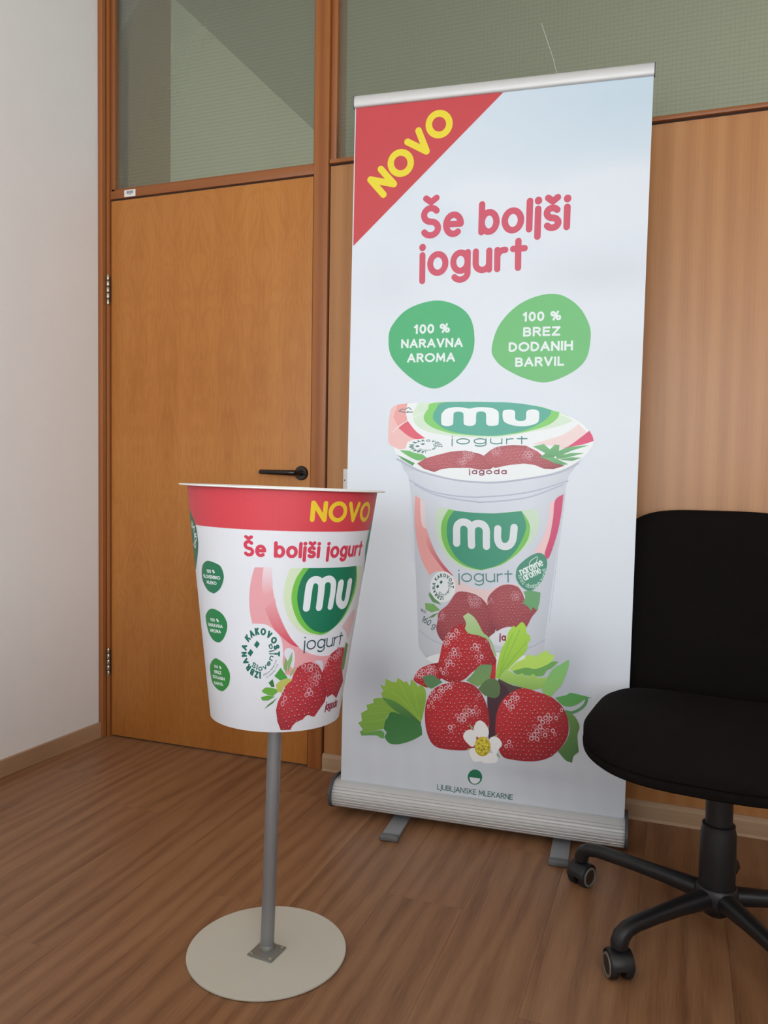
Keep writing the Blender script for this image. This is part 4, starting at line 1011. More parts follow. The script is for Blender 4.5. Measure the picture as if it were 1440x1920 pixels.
('P','printed_leaf#5',14,(0.116,0.201,0.085),[(408.3,321),(423.7,341.8),(440.3,354),(459.3,353.7),(470.7,335.7),(469,310),(456.7,298.7),(429.1,303.8)],0,0),
('P','printed_leaf#6',13,(0.553,0.718,0.401),[(358.4,526.4),(373,537.7),(390.4,526.6),(406,504.4),(415,488.1),(434.8,464.2),(406.9,474.6),(376.9,478.6),(364.7,491.6),(367.9,507.8)],0,(0.361,0.606,0.205)),
('S','printed_leaf#6',13,(0.419,0.561,0.319),7.46,[(423.8,476),(439.1,460.3),(448.2,439.8),(454,421.2)],1),
('P','printed_flower',14,(0.9,0.9,0.9),[(398,199.7),(404.4,221.8),(417,230.8),(431.3,222.9),(441.9,204.8),(439.5,186.8),(420.9,179.9),(404.3,185.1)],1,0),
('P','printed_flower',14,(0.9,0.9,0.9),[(369.6,183.4),(378,196.3),(394.4,201),(406.1,186.4),(406.1,165.1),(396.3,151.3),(378.9,163.1),(371.1,172.9)],1,0),
('P','printed_flower',14,(0.9,0.9,0.9),[(444.4,179.1),(458,188.9),(472.1,184.7),(481.2,169.3),(473.1,154.2),(462.4,138.3),(449.9,151.4)],1,0),
('P','printed_flower',14,(0.9,0.9,0.9),[(420.5,115.8),(432.5,108.5),(453.4,111.2),(468.4,115.9),(469.6,130.2),(459.5,140.8),(431.7,135)],1,0),
('P','printed_flower',14,(0.9,0.9,0.9),[(387.9,141.5),(399.4,111.5),(422.9,113.3),(434.2,130.6),(407.8,148.7)],1,0),
('P','printed_flower',15,(0.708,0.575,0.045),[(448.7,158.8),(448.3,152.5),(446.8,146.3),(444.3,140.6),(440.8,135.7),(436.6,131.8),(431.8,129.1),(426.7,127.7),(421.6,127.8),(416.7,129.3),(412.2,132.2),(408.5,136.2),(405.5,141.3),(403.7,147.1),(402.9,153.3),(403.3,159.7),(404.8,165.9),(407.4,171.6),(410.9,176.5),(415.2,180.4),(419.9,183.1),(425,184.4),(430.1,184.3),(435,182.7),(439.5,179.9),(443.2,175.8),(446.1,170.8),(448,165)],0,(0.511,0.401,0.028)),
('P','printed_flower',16,(0.258,0.218,0.028),[(428.4,156.4),(427.2,154),(424.7,153.7),(423.3,155.8),(424.5,158.2),(427.1,158.5)],0,0),
('P','printed_flower',16,(0.9,0.77,0.117),[(425.7,152.9),(424.5,150.5),(421.9,150.1),(420.6,152.2),(421.8,154.6),(424.4,154.9)],0,0),
('P','printed_flower',16,(0.9,0.77,0.117),[(428.7,163.1),(427.5,160.7),(424.9,160.4),(423.6,162.5),(424.8,164.9),(427.4,165.2)],0,0),
('P','printed_flower',16,(0.258,0.218,0.028),[(432.7,150.4),(431.4,148),(428.9,147.7),(427.5,149.8),(428.7,152.2),(431.3,152.5)],0,0),
('P','printed_flower',16,(0.9,0.77,0.117),[(420.9,157.1),(419.7,154.7),(417.1,154.4),(415.7,156.5),(416.9,158.9),(419.5,159.2)],0,0),
('P','printed_flower',16,(0.9,0.77,0.117),[(435.5,162.9),(434.3,160.5),(431.7,160.2),(430.3,162.3),(431.5,164.7),(434.1,165)],0,0),
('P','printed_flower',16,(0.258,0.218,0.028),[(426.4,144.9),(425.1,142.5),(422.6,142.2),(421.2,144.3),(422.4,146.7),(425,147)],0,0),
('P','printed_flower',16,(0.9,0.77,0.117),[(423.5,166.9),(422.2,164.5),(419.7,164.2),(418.3,166.3),(419.5,168.7),(422.1,169)],0,0),
('P','printed_flower',16,(0.9,0.77,0.117),[(438.7,153),(437.5,150.6),(434.9,150.3),(433.6,152.4),(434.8,154.8),(437.4,155.1)],0,0),
('P','printed_flower',16,(0.258,0.218,0.028),[(418,149.7),(416.8,147.3),(414.2,147),(412.9,149.1),(414.1,151.5),(416.7,151.8)],0,0),
('P','printed_flower',16,(0.9,0.77,0.117),[(433.1,170.5),(431.9,168.1),(429.4,167.8),(428,169.9),(429.2,172.3),(431.8,172.6)],0,0),
('P','printed_flower',16,(0.9,0.77,0.117),[(432.7,141.9),(431.5,139.5),(428.9,139.2),(427.5,141.3),(428.8,143.7),(431.3,144)],0,0),
('P','printed_flower',16,(0.258,0.218,0.028),[(416.7,163.2),(415.5,160.8),(412.9,160.5),(411.6,162.6),(412.8,165),(415.4,165.3)],0,0),
('P','printed_flower',16,(0.9,0.77,0.117),[(441.8,161.6),(440.5,159.2),(438,158.9),(436.6,161),(437.8,163.4),(440.4,163.7)],0,0),
('P','printed_flower',16,(0.9,0.77,0.117),[(420.7,140.9),(419.4,138.5),(416.9,138.2),(415.5,140.3),(416.7,142.7),(419.3,143)],0,0),
('P','printed_flower',16,(0.258,0.218,0.028),[(426,174.3),(424.8,171.9),(422.2,171.6),(420.9,173.7),(422.1,176.1),(424.6,176.4)],0,0),
('P','printed_flower',16,(0.9,0.77,0.117),[(440.5,145.6),(439.3,143.2),(436.7,142.9),(435.3,145),(436.6,147.4),(439.1,147.7)],0,0),
('P','printed_flower',16,(0.9,0.77,0.117),[(412.7,153.7),(411.5,151.3),(408.9,151),(407.5,153.1),(408.8,155.5),(411.4,155.8)],0,0),
('P','printed_flower',16,(0.258,0.218,0.028),[(439.5,171.8),(438.3,169.5),(435.7,169.2),(434.4,171.2),(435.6,173.6),(438.1,173.9)],0,0),
('P','printed_flower',16,(0.9,0.77,0.117),[(428.3,135.7),(427.1,133.3),(424.5,133),(423.1,135.1),(424.4,137.5),(426.9,137.8)],0,0),
('P','printed_flower',16,(0.9,0.77,0.117),[(417,171.3),(415.8,168.9),(413.2,168.6),(411.9,170.7),(413.1,173.1),(415.7,173.4)],0,0),
('P','printed_flower',16,(0.258,0.218,0.028),[(445.8,155.6),(444.6,153.2),(442.1,152.9),(440.7,154.9),(441.9,157.3),(444.5,157.7)],0,0),
('P','printed_flower',16,(0.9,0.77,0.117),[(414.1,142),(412.9,139.6),(410.3,139.2),(408.9,141.3),(410.2,143.7),(412.7,144.1)],0,0),
('P','printed_flower',16,(0.9,0.77,0.117),[(431.8,178.9),(430.6,176.5),(428,176.2),(426.7,178.3),(427.9,180.7),(430.5,181)],0,0),
('P','printed_flower',16,(0.258,0.218,0.028),[(438.3,137.4),(437.1,135),(434.5,134.7),(433.2,136.8),(434.4,139.2),(437,139.5)],0,0),
('P','printed_flower',16,(0.9,0.77,0.117),[(410,161.4),(408.8,159),(406.2,158.7),(404.8,160.8),(406.1,163.2),(408.7,163.5)],0,0),
('P','printed_flower',13,(0.361,0.425,0.205),[(394.5,197),(384.4,218.4),(396.5,209.1)],0,0),
('P','printed_flower',13,(0.361,0.425,0.205),[(441.4,200),(441.4,223.6),(438.3,209.1)],0,0),
('P','printed_flower',13,(0.361,0.425,0.205),[(452.3,187.1),(469.9,197.4),(465,188.6)],0,0),
('P','printed_flower',13,(0.361,0.425,0.205),[(389,142.8),(376.1,137.7),(387.7,148.6)],0,0),
('P','printed_flower',13,(0.361,0.425,0.205),[(465.5,134.4),(478.4,130.1),(470,142)],0,0),
('P','printed_logo',1,(0.013,0.178,0.095),[(427.2,66.8),(427,62.9),(426.2,59.1),(424.8,55.4),(422.8,52),(420.3,48.9),(417.4,46.3),(414.2,44.3),(410.7,42.8),(407.1,42),(403.5,41.8),(400,42.3),(396.6,43.5),(393.6,45.4),(390.9,47.7),(388.8,50.6),(387.1,53.9),(386.1,57.5),(385.6,61.3),(385.8,65.2),(386.7,69),(388.1,72.7),(390.1,76.2),(392.6,79.2),(395.5,81.8),(398.7,83.9),(402.2,85.3),(405.8,86.1),(409.4,86.2),(413,85.7),(416.3,84.5),(419.3,82.7),(422,80.3),(424.1,77.4),(425.7,74.1),(426.8,70.5)],0,0),
('P','printed_logo',2,(0.777,0.806,0.876),[(390.5,61.7),(400.9,62.1),(411.5,62.1),(422.1,61.8),(419.6,53.2),(413.2,47.1),(406.6,44.5),(399.5,45.3),(393.6,51.2)],0,0),
('T','printed_logo',1,(0.024,0.149,0.117),'LJUBLJANSKE MLEKARNE',296.4,12.9,516.6,11.7,16,0.13,1)]
CUP_ART = [('P','printed_band',1,(0.587,0.046,0.065),[(-520.5495125704898,396.7),(520.5495125704898,396.7),(520.5495125704898,475.1),(-520.5495125704898,475.1)],0,0),
('T','printed_band',2,(0.751,0.521,0.02),'NOVO',65.9,415.2,210.4,414.7,40.5,0.2,0),
('T','printed_heading',2,(0.568,0.037,0.08),'Še boljši jogurt',-45.7,345.5,202.7,345,31.5,0.2,0),
('P','printed_badge#1',2,(0.016,0.171,0.08),[(-159,304.1),(-151.6,318.8),(-138,327.2),(-127.2,329.4),(-109.2,327.1),(-95.6,321.6),(-89.2,305.6),(-92.1,291.7),(-101.3,277),(-115.4,267.7),(-122.8,266.4),(-141.3,270.6),(-158.2,287.1)],1,0),
('P','printed_badge#2',2,(0.018,0.204,0.061),[(-160.9,211.7),(-153.8,222.2),(-138.6,232.2),(-121.7,234.9),(-101.3,229.5),(-89.8,217.1),(-87.7,203.5),(-94.2,187.2),(-104.2,175),(-117.1,168.9),(-136.3,171.7),(-154.1,186.1)],1,0),
('P','printed_badge#3',2,(0.032,0.233,0.045),[(-163.9,106.7),(-155,121.1),(-136.5,133.1),(-124.2,134.7),(-101.8,128.6),(-89.3,114.7),(-88.2,100.8),(-94,85.7),(-107.5,74.1),(-118.8,70.3),(-137.2,72),(-158.1,82.3)],1,0),
('T','printed_badge#1',3,(0.751,0.808,0.807),'100 %',-137.2,305.1,-111.9,306.3,6.8,0.215,1),
('T','printed_badge#1',3,(0.751,0.808,0.807),'SLOVENSKO',-152.5,293.7,-98.3,295.3,6.9,0.215,1),
('T','printed_badge#1',3,(0.751,0.808,0.807),'MLEKO',-140.7,283.1,-109.2,283.7,6.6,0.215,1),
('T','printed_badge#2',3,(0.751,0.808,0.807),'100 %',-139.5,208.4,-109.9,210.2,6.6,0.215,1),
('T','printed_badge#2',3,(0.751,0.808,0.807),'NARAVNA',-149.9,196.9,-100.3,199.6,6.9,0.215,1),
('T','printed_badge#2',3,(0.751,0.808,0.807),'AROMA',-144.1,186.1,-106.3,188.4,6.9,0.215,1),
('T','printed_badge#3',3,(0.751,0.808,0.807),'100 %',-140.5,114.2,-112.6,115.6,6.2,0.215,1),
('T','printed_badge#3',3,(0.751,0.808,0.807),'BREZ',-141.2,102.7,-113.9,104.6,6.8,0.215,1),
('T','printed_badge#3',3,(0.751,0.808,0.807),'DODANIH',-150.9,91.7,-104.1,93.6,6.6,0.215,1),
('T','printed_badge#3',3,(0.751,0.808,0.807),'BARVIL',-145.9,79.1,-110,82.1,6.5,0.215,1),
('P','printed_label',2,(0.694,0.323,0.351),[(-25.3,325.7),(-31.6,303.1),(-36,271.3),(-35.6,241.2),(-31,216.1),(-15.5,216.3),(3.7,210),(19.9,199.2),(28.6,183.2),(31.9,163.8),(32.4,157),(32,138.4),(40.1,117),(61.8,116.3),(91.1,127.9),(119.5,117),(139.3,133.6),(156.3,153.2),(144.3,149.3),(123.3,149.1),(97.4,154.3),(78.3,162.3),(63.2,171),(46.1,189.6),(30.4,215.3),(16.8,247),(8.3,281.6),(5.5,309.8),(5.9,325.7),(-9.2,326)],0,0),
('P','printed_label',3,(0.562,0.043,0.08),[(-6.2,246.2),(2.9,256.1),(12.4,267.5),(16.8,247),(30.4,215.3),(46.1,189.6),(64.2,170.9),(46.9,177.4),(23.2,196),(8.4,213.3)],0,(0.694,0.323,0.351)),
('P','printed_label',3,(0.694,0.323,0.351),[(-9.2,325.7),(5.9,325.6),(5.5,309.8),(7.4,289.4),(2.5,275.1),(-9.5,272.9),(-12.2,288.6),(-11.2,309)],0,(0.722,0.609,0.662)),
('P','printed_label',3,(0.68,0.475,0.498),[(167.6,203.3),(200.8,229.2),(221.8,233),(223.1,215.8),(214.2,189.9),(203.2,171.2),(192.8,186.4)],0,0),
('P','printed_label',3,(0.575,0.676,0.475),[(38,326.3),(31,305.8),(27.8,275.8),(32,247.3),(44.2,221.7),(61.6,203.8),(79.3,196.3),(101.3,193.9),(125.1,195.7),(164.1,217.1),(192.7,250.4),(212.8,285.1),(216.6,323.5),(125.3,326),(71.2,326.6)],0,0),
('P','printed_label',4,(0.145,0.464,0.058),[(60.7,326.8),(48.6,306),(42.6,279.1),(44.8,253.7),(56.8,224.8),(75,204.9),(95.4,196.1),(117,193.6),(137.2,201.9),(168.4,222.4),(192,252.1),(203,286.1),(190.6,324.9),(125.3,326)],0,0),
('P','printed_label',5,(0.007,0.165,0.088),[(71.2,326.6),(59.1,306),(53.2,279.1),(55.7,253.6),(66.4,227.8),(85.2,207.6),(104.5,198.8),(120.5,197.7),(141.3,204.7),(167.3,226.7),(186.5,257.8),(195.4,295.3),(185.9,325.8),(125.2,326.2)],0,0),
('S','printed_label',6,(0.708,0.747,0.777),14.08,[(72.5,248.5),(73.2,267.7),(74,283.6),(75.4,294.7),(78.8,301),(85.8,304),(93.5,301.4),(98.4,295.7),(99.8,286),(99.6,266.7),(99,248.7)],1),
('S','printed_label',6,(0.708,0.747,0.777),12.97,[(100,290.8),(101.5,298.7),(107.1,303.3),(115.1,304.3),(122.3,300.2),(126,292.7),(126.9,276.4),(126.1,261.9),(125.1,248.6)],1),
('S','printed_label',6,(0.708,0.747,0.777),15.58,[(145.1,293.9),(144.7,278.4),(144.4,265.3),(148,255.2),(158.1,248.4),(166.9,250.8),(170.9,259.5),(172,277.6),(172.2,294.5)],1),
('T','printed_label',6,(0.02,0.068,0.084),'jogurt',74,165,177.8,166.6,26.7,0.1,0),
('P','printed_droplet',3,(0.639,0.649,0.718),[(34.5,157),(36,167.6),(42.6,170.2),(52.4,166),(56.5,152.6),(56.2,136.6),(52.1,130.1),(41.3,145)],1,0),
('P','printed_droplet#2',3,(0.575,0.583,0.649),[(102.6,139),(110.5,141.7),(121.4,138.5),(124.9,128.6),(123.4,120.6),(113.5,132.6)],1,0),
('P','printed_seal',4,(0.687,0.697,0.747),[(31.4,159.8),(30.8,146.7),(27.9,134.2),(22.7,122.9),(15.5,113.4),(6.5,106.2),(-3.7,101.4),(-14.8,99.4),(-26,100.1),(-36.9,103.7),(-46.8,109.9),(-55.1,118.4),(-61.2,129),(-64.8,141.1),(-65.5,154.1),(-63.5,167.5),(-59.1,180.4),(-52.5,192.1),(-44.3,202.1),(-35.1,209.8),(-25.2,214.8),(-15.2,216.8),(-5.2,215.9),(4.2,212),(12.7,205.3),(20,196.2),(25.7,185.2),(29.6,172.9)],0,0),
('K','printed_seal',5,(0.007,0.133,0.097),'IZBRANA',[-15,158.5,46.4,1.3,-0.2,58.4],0.62,270,160,0.25,0.28,0,1),
('K','printed_seal',5,(0.007,0.133,0.097),'KAKOVOST',[-15,158.5,46.4,1.3,-0.2,58.4],0.62,143,-6,0.25,0.28,0,1),
('K','printed_seal',5,(0.007,0.133,0.097),'Slovenija',[-15,158.5,46.4,1.3,-0.2,58.4],0.6,229,393,0.2,0.21000000000000002,1,1),
('K','printed_seal',5,(0.095,0.147,0.147),'DRŽAVA PRIDELAVE',[-15,158.5,46.4,1.3,-0.2,58.4],0.78,282,342,0.055,0.2,1,1),
('K','printed_seal',5,(0.095,0.147,0.147),'IN PREDELAVE',[-15,158.5,46.4,1.3,-0.2,58.4],0.9,290,335,0.055,0.2,1,1),
('P','printed_seal',5,(0.007,0.133,0.097),[(-27.8,174.1),(-21.6,183.3),(-15.5,177.2),(-21.6,168)],0,0),
('P','printed_seal',5,(0.007,0.133,0.097),[(-41.8,156.5),(-35.1,165.9),(-28.9,159.9),(-35.4,150.6)],0,0),
('B','printed_strawberry#1',5,0.836,[(21.6,45.7),(25.4,63.3),(34.9,80.8),(40,94.1),(52.3,105.9),(56.6,117.8),(63.6,131),(77.6,138.9),(92.8,139.9),(110.1,132.9),(121.6,120.8),(130.9,104.7),(141,84),(146.9,66.6),(145.5,53),(132.8,41.2),(117.5,25.4),(109.5,27.5),(99.8,31.7),(92.2,29.1),(86.8,23.5),(70.4,19.4),(62,12.4),(57.8,4.4),(34.5,4.4),(25.7,22.5)],0,[(36.7,69.7,8.4),(31.3,57.8,9.6),(94.7,87,8.3),(94.9,73.9,8.4),(97.2,130.1,13.5),(80.3,135.7,12.5),(119.8,114.8,14),(107.6,102,11.7)],11,8.5,1,0),
('B','printed_strawberry#2',4,0.836,[(125.1,116.3),(134.8,136.9),(144,150.7),(165.9,161.4),(188.7,158),(198.6,149.4),(198.9,127.1),(203.4,104),(220.3,81),(202.1,63.6),(192.3,51.5),(169.6,64.2),(150.6,60.5),(140,78.7),(129.5,102.1)],0,[(165.6,156.8,20.5),(134,137,13.4)],12,8.5,1,0),
('P','printed_leaf#1',6,(0.051,0.288,0.045),[(15.5,114.3),(28.1,131.1),(37.1,119.7),(44.1,110.2),(27.9,105.7)],0,0),
('P','printed_leaf#1',6,(0.025,0.153,0.037),[(3.7,100.6),(12.1,108.2),(16.9,92.2),(9.7,92.5)],0,0),
('P','printed_leaf#1',6,(0.175,0.37,0.11),[(36.8,151.7),(41.7,143.7),(40.6,121),(33.7,130.4)],0,0),
('P','printed_leaf#1',6,(0.208,0.39,0.147),[(50.5,163.4),(51,146.1),(44.1,120.9),(42.1,143.6)],0,0),
('P','printed_leaf#1',6,(0.309,0.421,0.177),[(61.9,133.7),(55.7,119.2),(47.6,111.4),(51,124.7)],0,0),
('P','printed_leaf#1',6,(0.129,0.36,0.045),[(-11.4,82.5),(-1.9,91),(18.5,88.9),(26,83.5),(13.2,73.7),(-1.7,77.6)],0,0),
('P','printed_leaf#1',6,(0.109,0.332,0.045),[(-12.8,71),(2.8,75.1),(18.4,72.7),(3,64.7),(-10.5,64.4)],0,0),
('P','printed_leaf#1',6,(0.075,0.211,0.048),[(24.3,71.4),(13.6,59.1),(-4.2,47.5),(3.2,56.2)],0,0),
('P','printed_leaf#1',6,(0.446,0.453,0.101),[(19.6,96.9),(26.5,103.7),(43.4,109.5),(54.5,105.8),(38.6,93.5),(32.7,80.8),(23.1,82.8)],0,0),
('P','printed_leaf#2',6,(0.151,0.248,0.101),[(196.4,167.9),(210.1,160),(210.5,136.2),(209.5,108.4),(193.5,110),(191.2,142.4)],0,0),
('T','printed_flavour',5,(0.284,0.02,0.051),'jagoda',149.6,32.9,202.2,31.2,18.1,0.18,0),
('P','printed_side_badge#1',2,(0.02,0.131,0.068),[(-208.7,426.9),(-172.6,403),(-163.3,374.4),(-166.1,350.6),(-183.2,322.2),(-210.9,301.7),(-258.7,303.7),(-303.7,364.4),(-268.7,432.9)],1,0),
('K','printed_side_badge#1',3,(0.701,0.762,0.747),'barvil',[-212.9,370.9,72.5,5.9,4.8,56.5],0.62,-46,62,0.28,0.16,1,0),
('P','printed_side_badge#2',2,(0.051,0.211,0.165),[(238.1,410.7),(225.1,377.4),(224.8,354.9),(241,327.5),(250.2,308.5),(285.1,313.5),(325.1,354.9),(285.1,415.7)],1,0)]


# ------------------------------------------------------------------ roll-up banner
BX, BY, BYAW, BW, BH, BROLL, BZ = 1.0845, -0.2961, 0.0703, 0.8202, 1.9829, 0.0084, 0.095
banner = tag(empty('roll_up_banner', (BX, BY, 0), BYAW), 'tall roll-up banner advertising strawberry yogurt on an aluminium cassette', 'banner')
cr_, sr_ = math.cos(BROLL), math.sin(BROLL)
def lean(v): return Vector((v[0] * cr_ + (v[2] - BZ) * sr_, v[1], BZ - v[0] * sr_ + (v[2] - BZ) * cr_))
def sheet_pt(u, v, layer): return lean((u / 1000, -0.0003 - layer * 0.00010, BZ + v / 1000))
# background: pale sky with clouds over a white board floor
def bg(u, v):
    def g(cx, cy, sx, sy): return math.exp(-((u - cx) / sx) ** 2 - ((v - cy) / sy) ** 2)
    c = [0.725, 0.775, 0.845]
    sky = min(1, max(0, (v - 1500) / 420)) * (0.45 + 0.55 * min(1, max(0, (u - 250) / 450)))
    sky += 0.35 * g(330, 1640, 130, 70)
    sky -= 0.8 * g(760, 1700, 190, 70) + 0.6 * g(380, 1700, 120, 60) + 0.4 * g(620, 1640, 160, 60)
    sky = min(1, max(0, sky))
    for i, k_ in enumerate((0.24, 0.13, 0.075)): c[i] *= 1 - k_ * sky
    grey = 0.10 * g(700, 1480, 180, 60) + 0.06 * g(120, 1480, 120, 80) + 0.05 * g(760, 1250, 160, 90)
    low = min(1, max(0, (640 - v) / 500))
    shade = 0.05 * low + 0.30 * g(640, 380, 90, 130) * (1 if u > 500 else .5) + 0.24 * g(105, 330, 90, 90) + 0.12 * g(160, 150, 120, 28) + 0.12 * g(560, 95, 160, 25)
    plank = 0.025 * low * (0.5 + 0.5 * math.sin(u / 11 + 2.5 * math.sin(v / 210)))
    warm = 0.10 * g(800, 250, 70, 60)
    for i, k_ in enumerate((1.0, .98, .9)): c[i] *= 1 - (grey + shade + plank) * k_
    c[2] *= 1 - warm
    return tuple(c)
nu, nv = 54, 128
vs, fs, cs = [], [], []
for j in range(nv + 1):
    for i in range(nu + 1):
        u, v = i / nu * BW * 1000, -40 + j / nv * (BH * 1000 + 50)
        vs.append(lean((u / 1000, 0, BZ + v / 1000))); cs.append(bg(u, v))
for j in range(nv):
    for i in range(nu):
        a = j * (nu + 1) + i
        fs.append((a, a + 1, a + nu + 2, a + nu + 1))
nb = len(vs)
back = [lean((u, 0.0006, BZ + z)) for u, z in ((0, -.04), (BW, -.04), (BW, BH + .01), (0, BH + .01))]
vs += back; cs += [(.7, .7, .7)] * 4
fs.append((nb + 3, nb + 2, nb + 1, nb))
sheet = mesh_obj('graphic_sheet', vs, fs, M_film, banner)
sheet['label'] = 'white printed banner sheet with yogurt pot, badges and strawberries'
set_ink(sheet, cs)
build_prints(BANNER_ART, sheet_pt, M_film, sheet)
# top rail
prof = [(-0.009 * math.cos(a) if True else 0, 0) for a in ()]
tp = []
for i in range(13):
    a = math.radians(-90 + 180 * i / 12)
    tp.append((-0.0035 - 0.0065 * math.cos(a), BZ + BH + 0.0145 + 0.0165 * math.sin(a)))
tp += [(0.006, BZ + BH + 0.031), (0.009, BZ + BH + 0.026), (0.009, BZ + BH + 0.002), (0.006, BZ + BH - 0.002)]
rail = extrude_x('top_rail', tp, -0.001, BW + 0.001, M_alu, banner, True, lean)
for x0, x1 in ((-0.0035, -0.001), (BW + 0.001, BW + 0.0035)):
    extrude_x('rail_cap', [(y * 1.08, (z - BZ - BH - .0145) * 1.05 + BZ + BH + .0145) for y, z in tp], x0, x1, M_cap, rail, True, lean)
# cassette with ribbed front
cp = [(-0.0025, BZ + 0.002)]
nr = 132
for i in range(nr + 1):
    a = math.radians(100 + 128 * i / nr)
    r = 0.0435
    if i > 36: r -= 0.0022 * max(0.0, math.cos((i - 36) / (nr - 36) * 7 * 2 * math.pi)) ** 3
    cp.append((0.006 + r * 1.02 * math.cos(a), BZ - 0.0385 + r * 0.98 * math.sin(a)))
cp += [(0.02, 0.018), (0.06, 0.018), (0.078, 0.03), (0.080, 0.06), (0.068, 0.088), (0.04, 0.099), (0.0035, 0.099)]
cas = extrude_x('cassette', cp, -0.016, BW + 0.002, M_alu, banner, True, lean)
ep = [(0.012 + 0.066 * math.cos(math.radians(a)) * (1.0 if math.cos(math.radians(a)) < 0 else 1.3), 0.061 + 0.047 * math.sin(math.radians(a))) for a in range(0, 360, 12)]
for x0, x1 in ((-0.022, -0.016), (BW + 0.002, BW + 0.010)):
    extrude_x('end_cap', ep, x0, x1, M_cap, banner, True, lean)
# swivel feet
Rinv = Matrix.Rotation(-BYAW, 4, 'Z')
for fx in (1.2825, 1.7465):
    lx = (Rinv @ Vector((fx - BX, -0.36 - BY, 0))).x
    ft = box('foot', lx - 0.0245, lx + 0.0245, -0.128, 0.11, 0.003, 0.0125, M_alu_d, banner, 0.0015)
    tipb = bmesh.new()
    bm_box(tipb, lx - 0.027, lx + 0.027, -0.150, -0.126, 0.0, 0.0155, 0.005, 3)
    from_bm('foot_tip', tipb, M_tip, ft, True)
    box('foot_pad', lx - 0.026, lx + 0.026, 0.10, 0.125, 0.0, 0.0155, M_tip, ft, 0.004)
    box('foot_pivot', lx - 0.018, lx + 0.018, 0.0, 0.05, 0.0125, 0.022, M_cap, ft)
# support pole behind the sheet
lathe('support_pole', [(0, 0.06), (0.008, 0.06), (0.008, 1.0), (0.0065, 1.003), (0.0065, 2.085), (0, 2.085)], M_alu_d, banner, 16, Matrix.Translation((BW / 2, 0.03, 0)))
lathe('pole_clip', [(0, 2.07), (0.010, 2.07), (0.010, 2.10), (0, 2.10)], M_cap, banner, 12, Matrix.Translation((BW / 2, 0.024, 0)))

# ------------------------------------------------------------------ yogurt cup display on a pole
CX, CY = 1.2221, -1.0077
stand = tag(empty('cup_display_stand', (CX, CY, 0)), 'giant printed yogurt cup on a grey pole with a round cream base', 'display stand')
CA = Vector((0.0175, 0.0229, 0.9996)); E1 = Vector((0.9377, 0.3465, -0.0243)); E2 = Vector((-0.3469, 0.9378, -0.0154))
H0, H1, R0, R1, RF = 0.5083, 0.9836, 0.1346, 0.1968, 0.2132
Mc = Matrix.Identity(4)
for i in range(3):
    Mc[i][0], Mc[i][1], Mc[i][2] = E1[i], E2[i], CA[i]
Mc[2][3] = 0.006
RD = 0.1687
lathe('base_disc', [(0, 0.0005), (RD - 0.003, 0.0005), (RD - .0005, 0.0015), (RD, 0.003), (RD, 0.0045), (RD - 0.001, 0.006), (0, 0.006)], M_disc, stand, 96)
pt_ = box('mounting_plate', -0.0300, 0.0300, -0.0300, 0.0300, 0.006, 0.0095, M_zinc, stand, 0.0015)
pt_.rotation_euler = (0, 0, math.radians(-5)); pt_.location = (0.006, -0.012, 0)
for sx in (-1, 1):
    for sy in (-1, 1):
        lathe('screw', [(0, 0.0095), (0.0045, 0.0095), (0.0042, 0.0110), (0.002, 0.0121), (0, 0.0123)], M_steel, pt_, 12, Matrix.Translation((sx * 0.0225, sy * 0.0225, 0)))
PR = 0.0145
lathe('weld_collar', [(PR, 0.0030), (PR + 0.0035, 0.0030), (PR + 0.003, 0.0075), (PR + 0.0005, 0.011), (PR - 0.002, 0.011)], M_zinc, stand, 32, Mc)
lathe('pole', [(PR - 0.002, 0.003), (PR, 0.003), (PR, H0 - 0.001), (PR - 0.002, H0 - 0.001)], M_alu_d, stand, 32, Mc)
kc = (R1 - R0) / (H1 - H0)
cup = lathe('cup_shell', [(R0, H0), (R1, H1), (R1 - 0.002, H1), (R0 - 0.002, H0 + 0.002)], M_white, stand, 128, Mc)
lathe('cup_bottom', [(0, H0 + 0.0005), (R0 - 0.0005, H0 + 0.0005), (R0 - 0.0005, H0 + 0.003), (0, H0 + 0.003)], M_white, stand, 96, Mc)
lathe('rim', [(R1 - 0.003, H1 - 0.001), (RF - 0.001, H1 - 0.001), (RF, H1), (RF, H1 + 0.0012), (RF - 0.001, H1 + 0.0022), (R1 - 0.003, H1 + 0.0022)], M_white, stand, 128, Mc, True)
cup['label'] = 'white cup body printed with red band and strawberries'
RMEAN = (R0 + R1) / 2 * 1000
def cup_pt(s, h, layer):
    th = s / RMEAN
    hh_ = H0 + h / 1000
    r = R0 + kc * (h / 1000) + 0.00025 + layer * 0.00010
    return Mc @ Vector((r * math.sin(th), -r * math.cos(th), hh_))
# the white printed wrap under the inks
wrap = [('P', 'printed_wrap', 0, (0.68, 0.69, 0.74), [(-math.pi * RMEAN, 0.3), (math.pi * RMEAN, 0.3), (math.pi * RMEAN, 475.0), (-math.pi * RMEAN, 475.0)], 0, 0)]
build_prints(wrap + CUP_ART, cup_pt, M_cupprint, cup, 9.0)

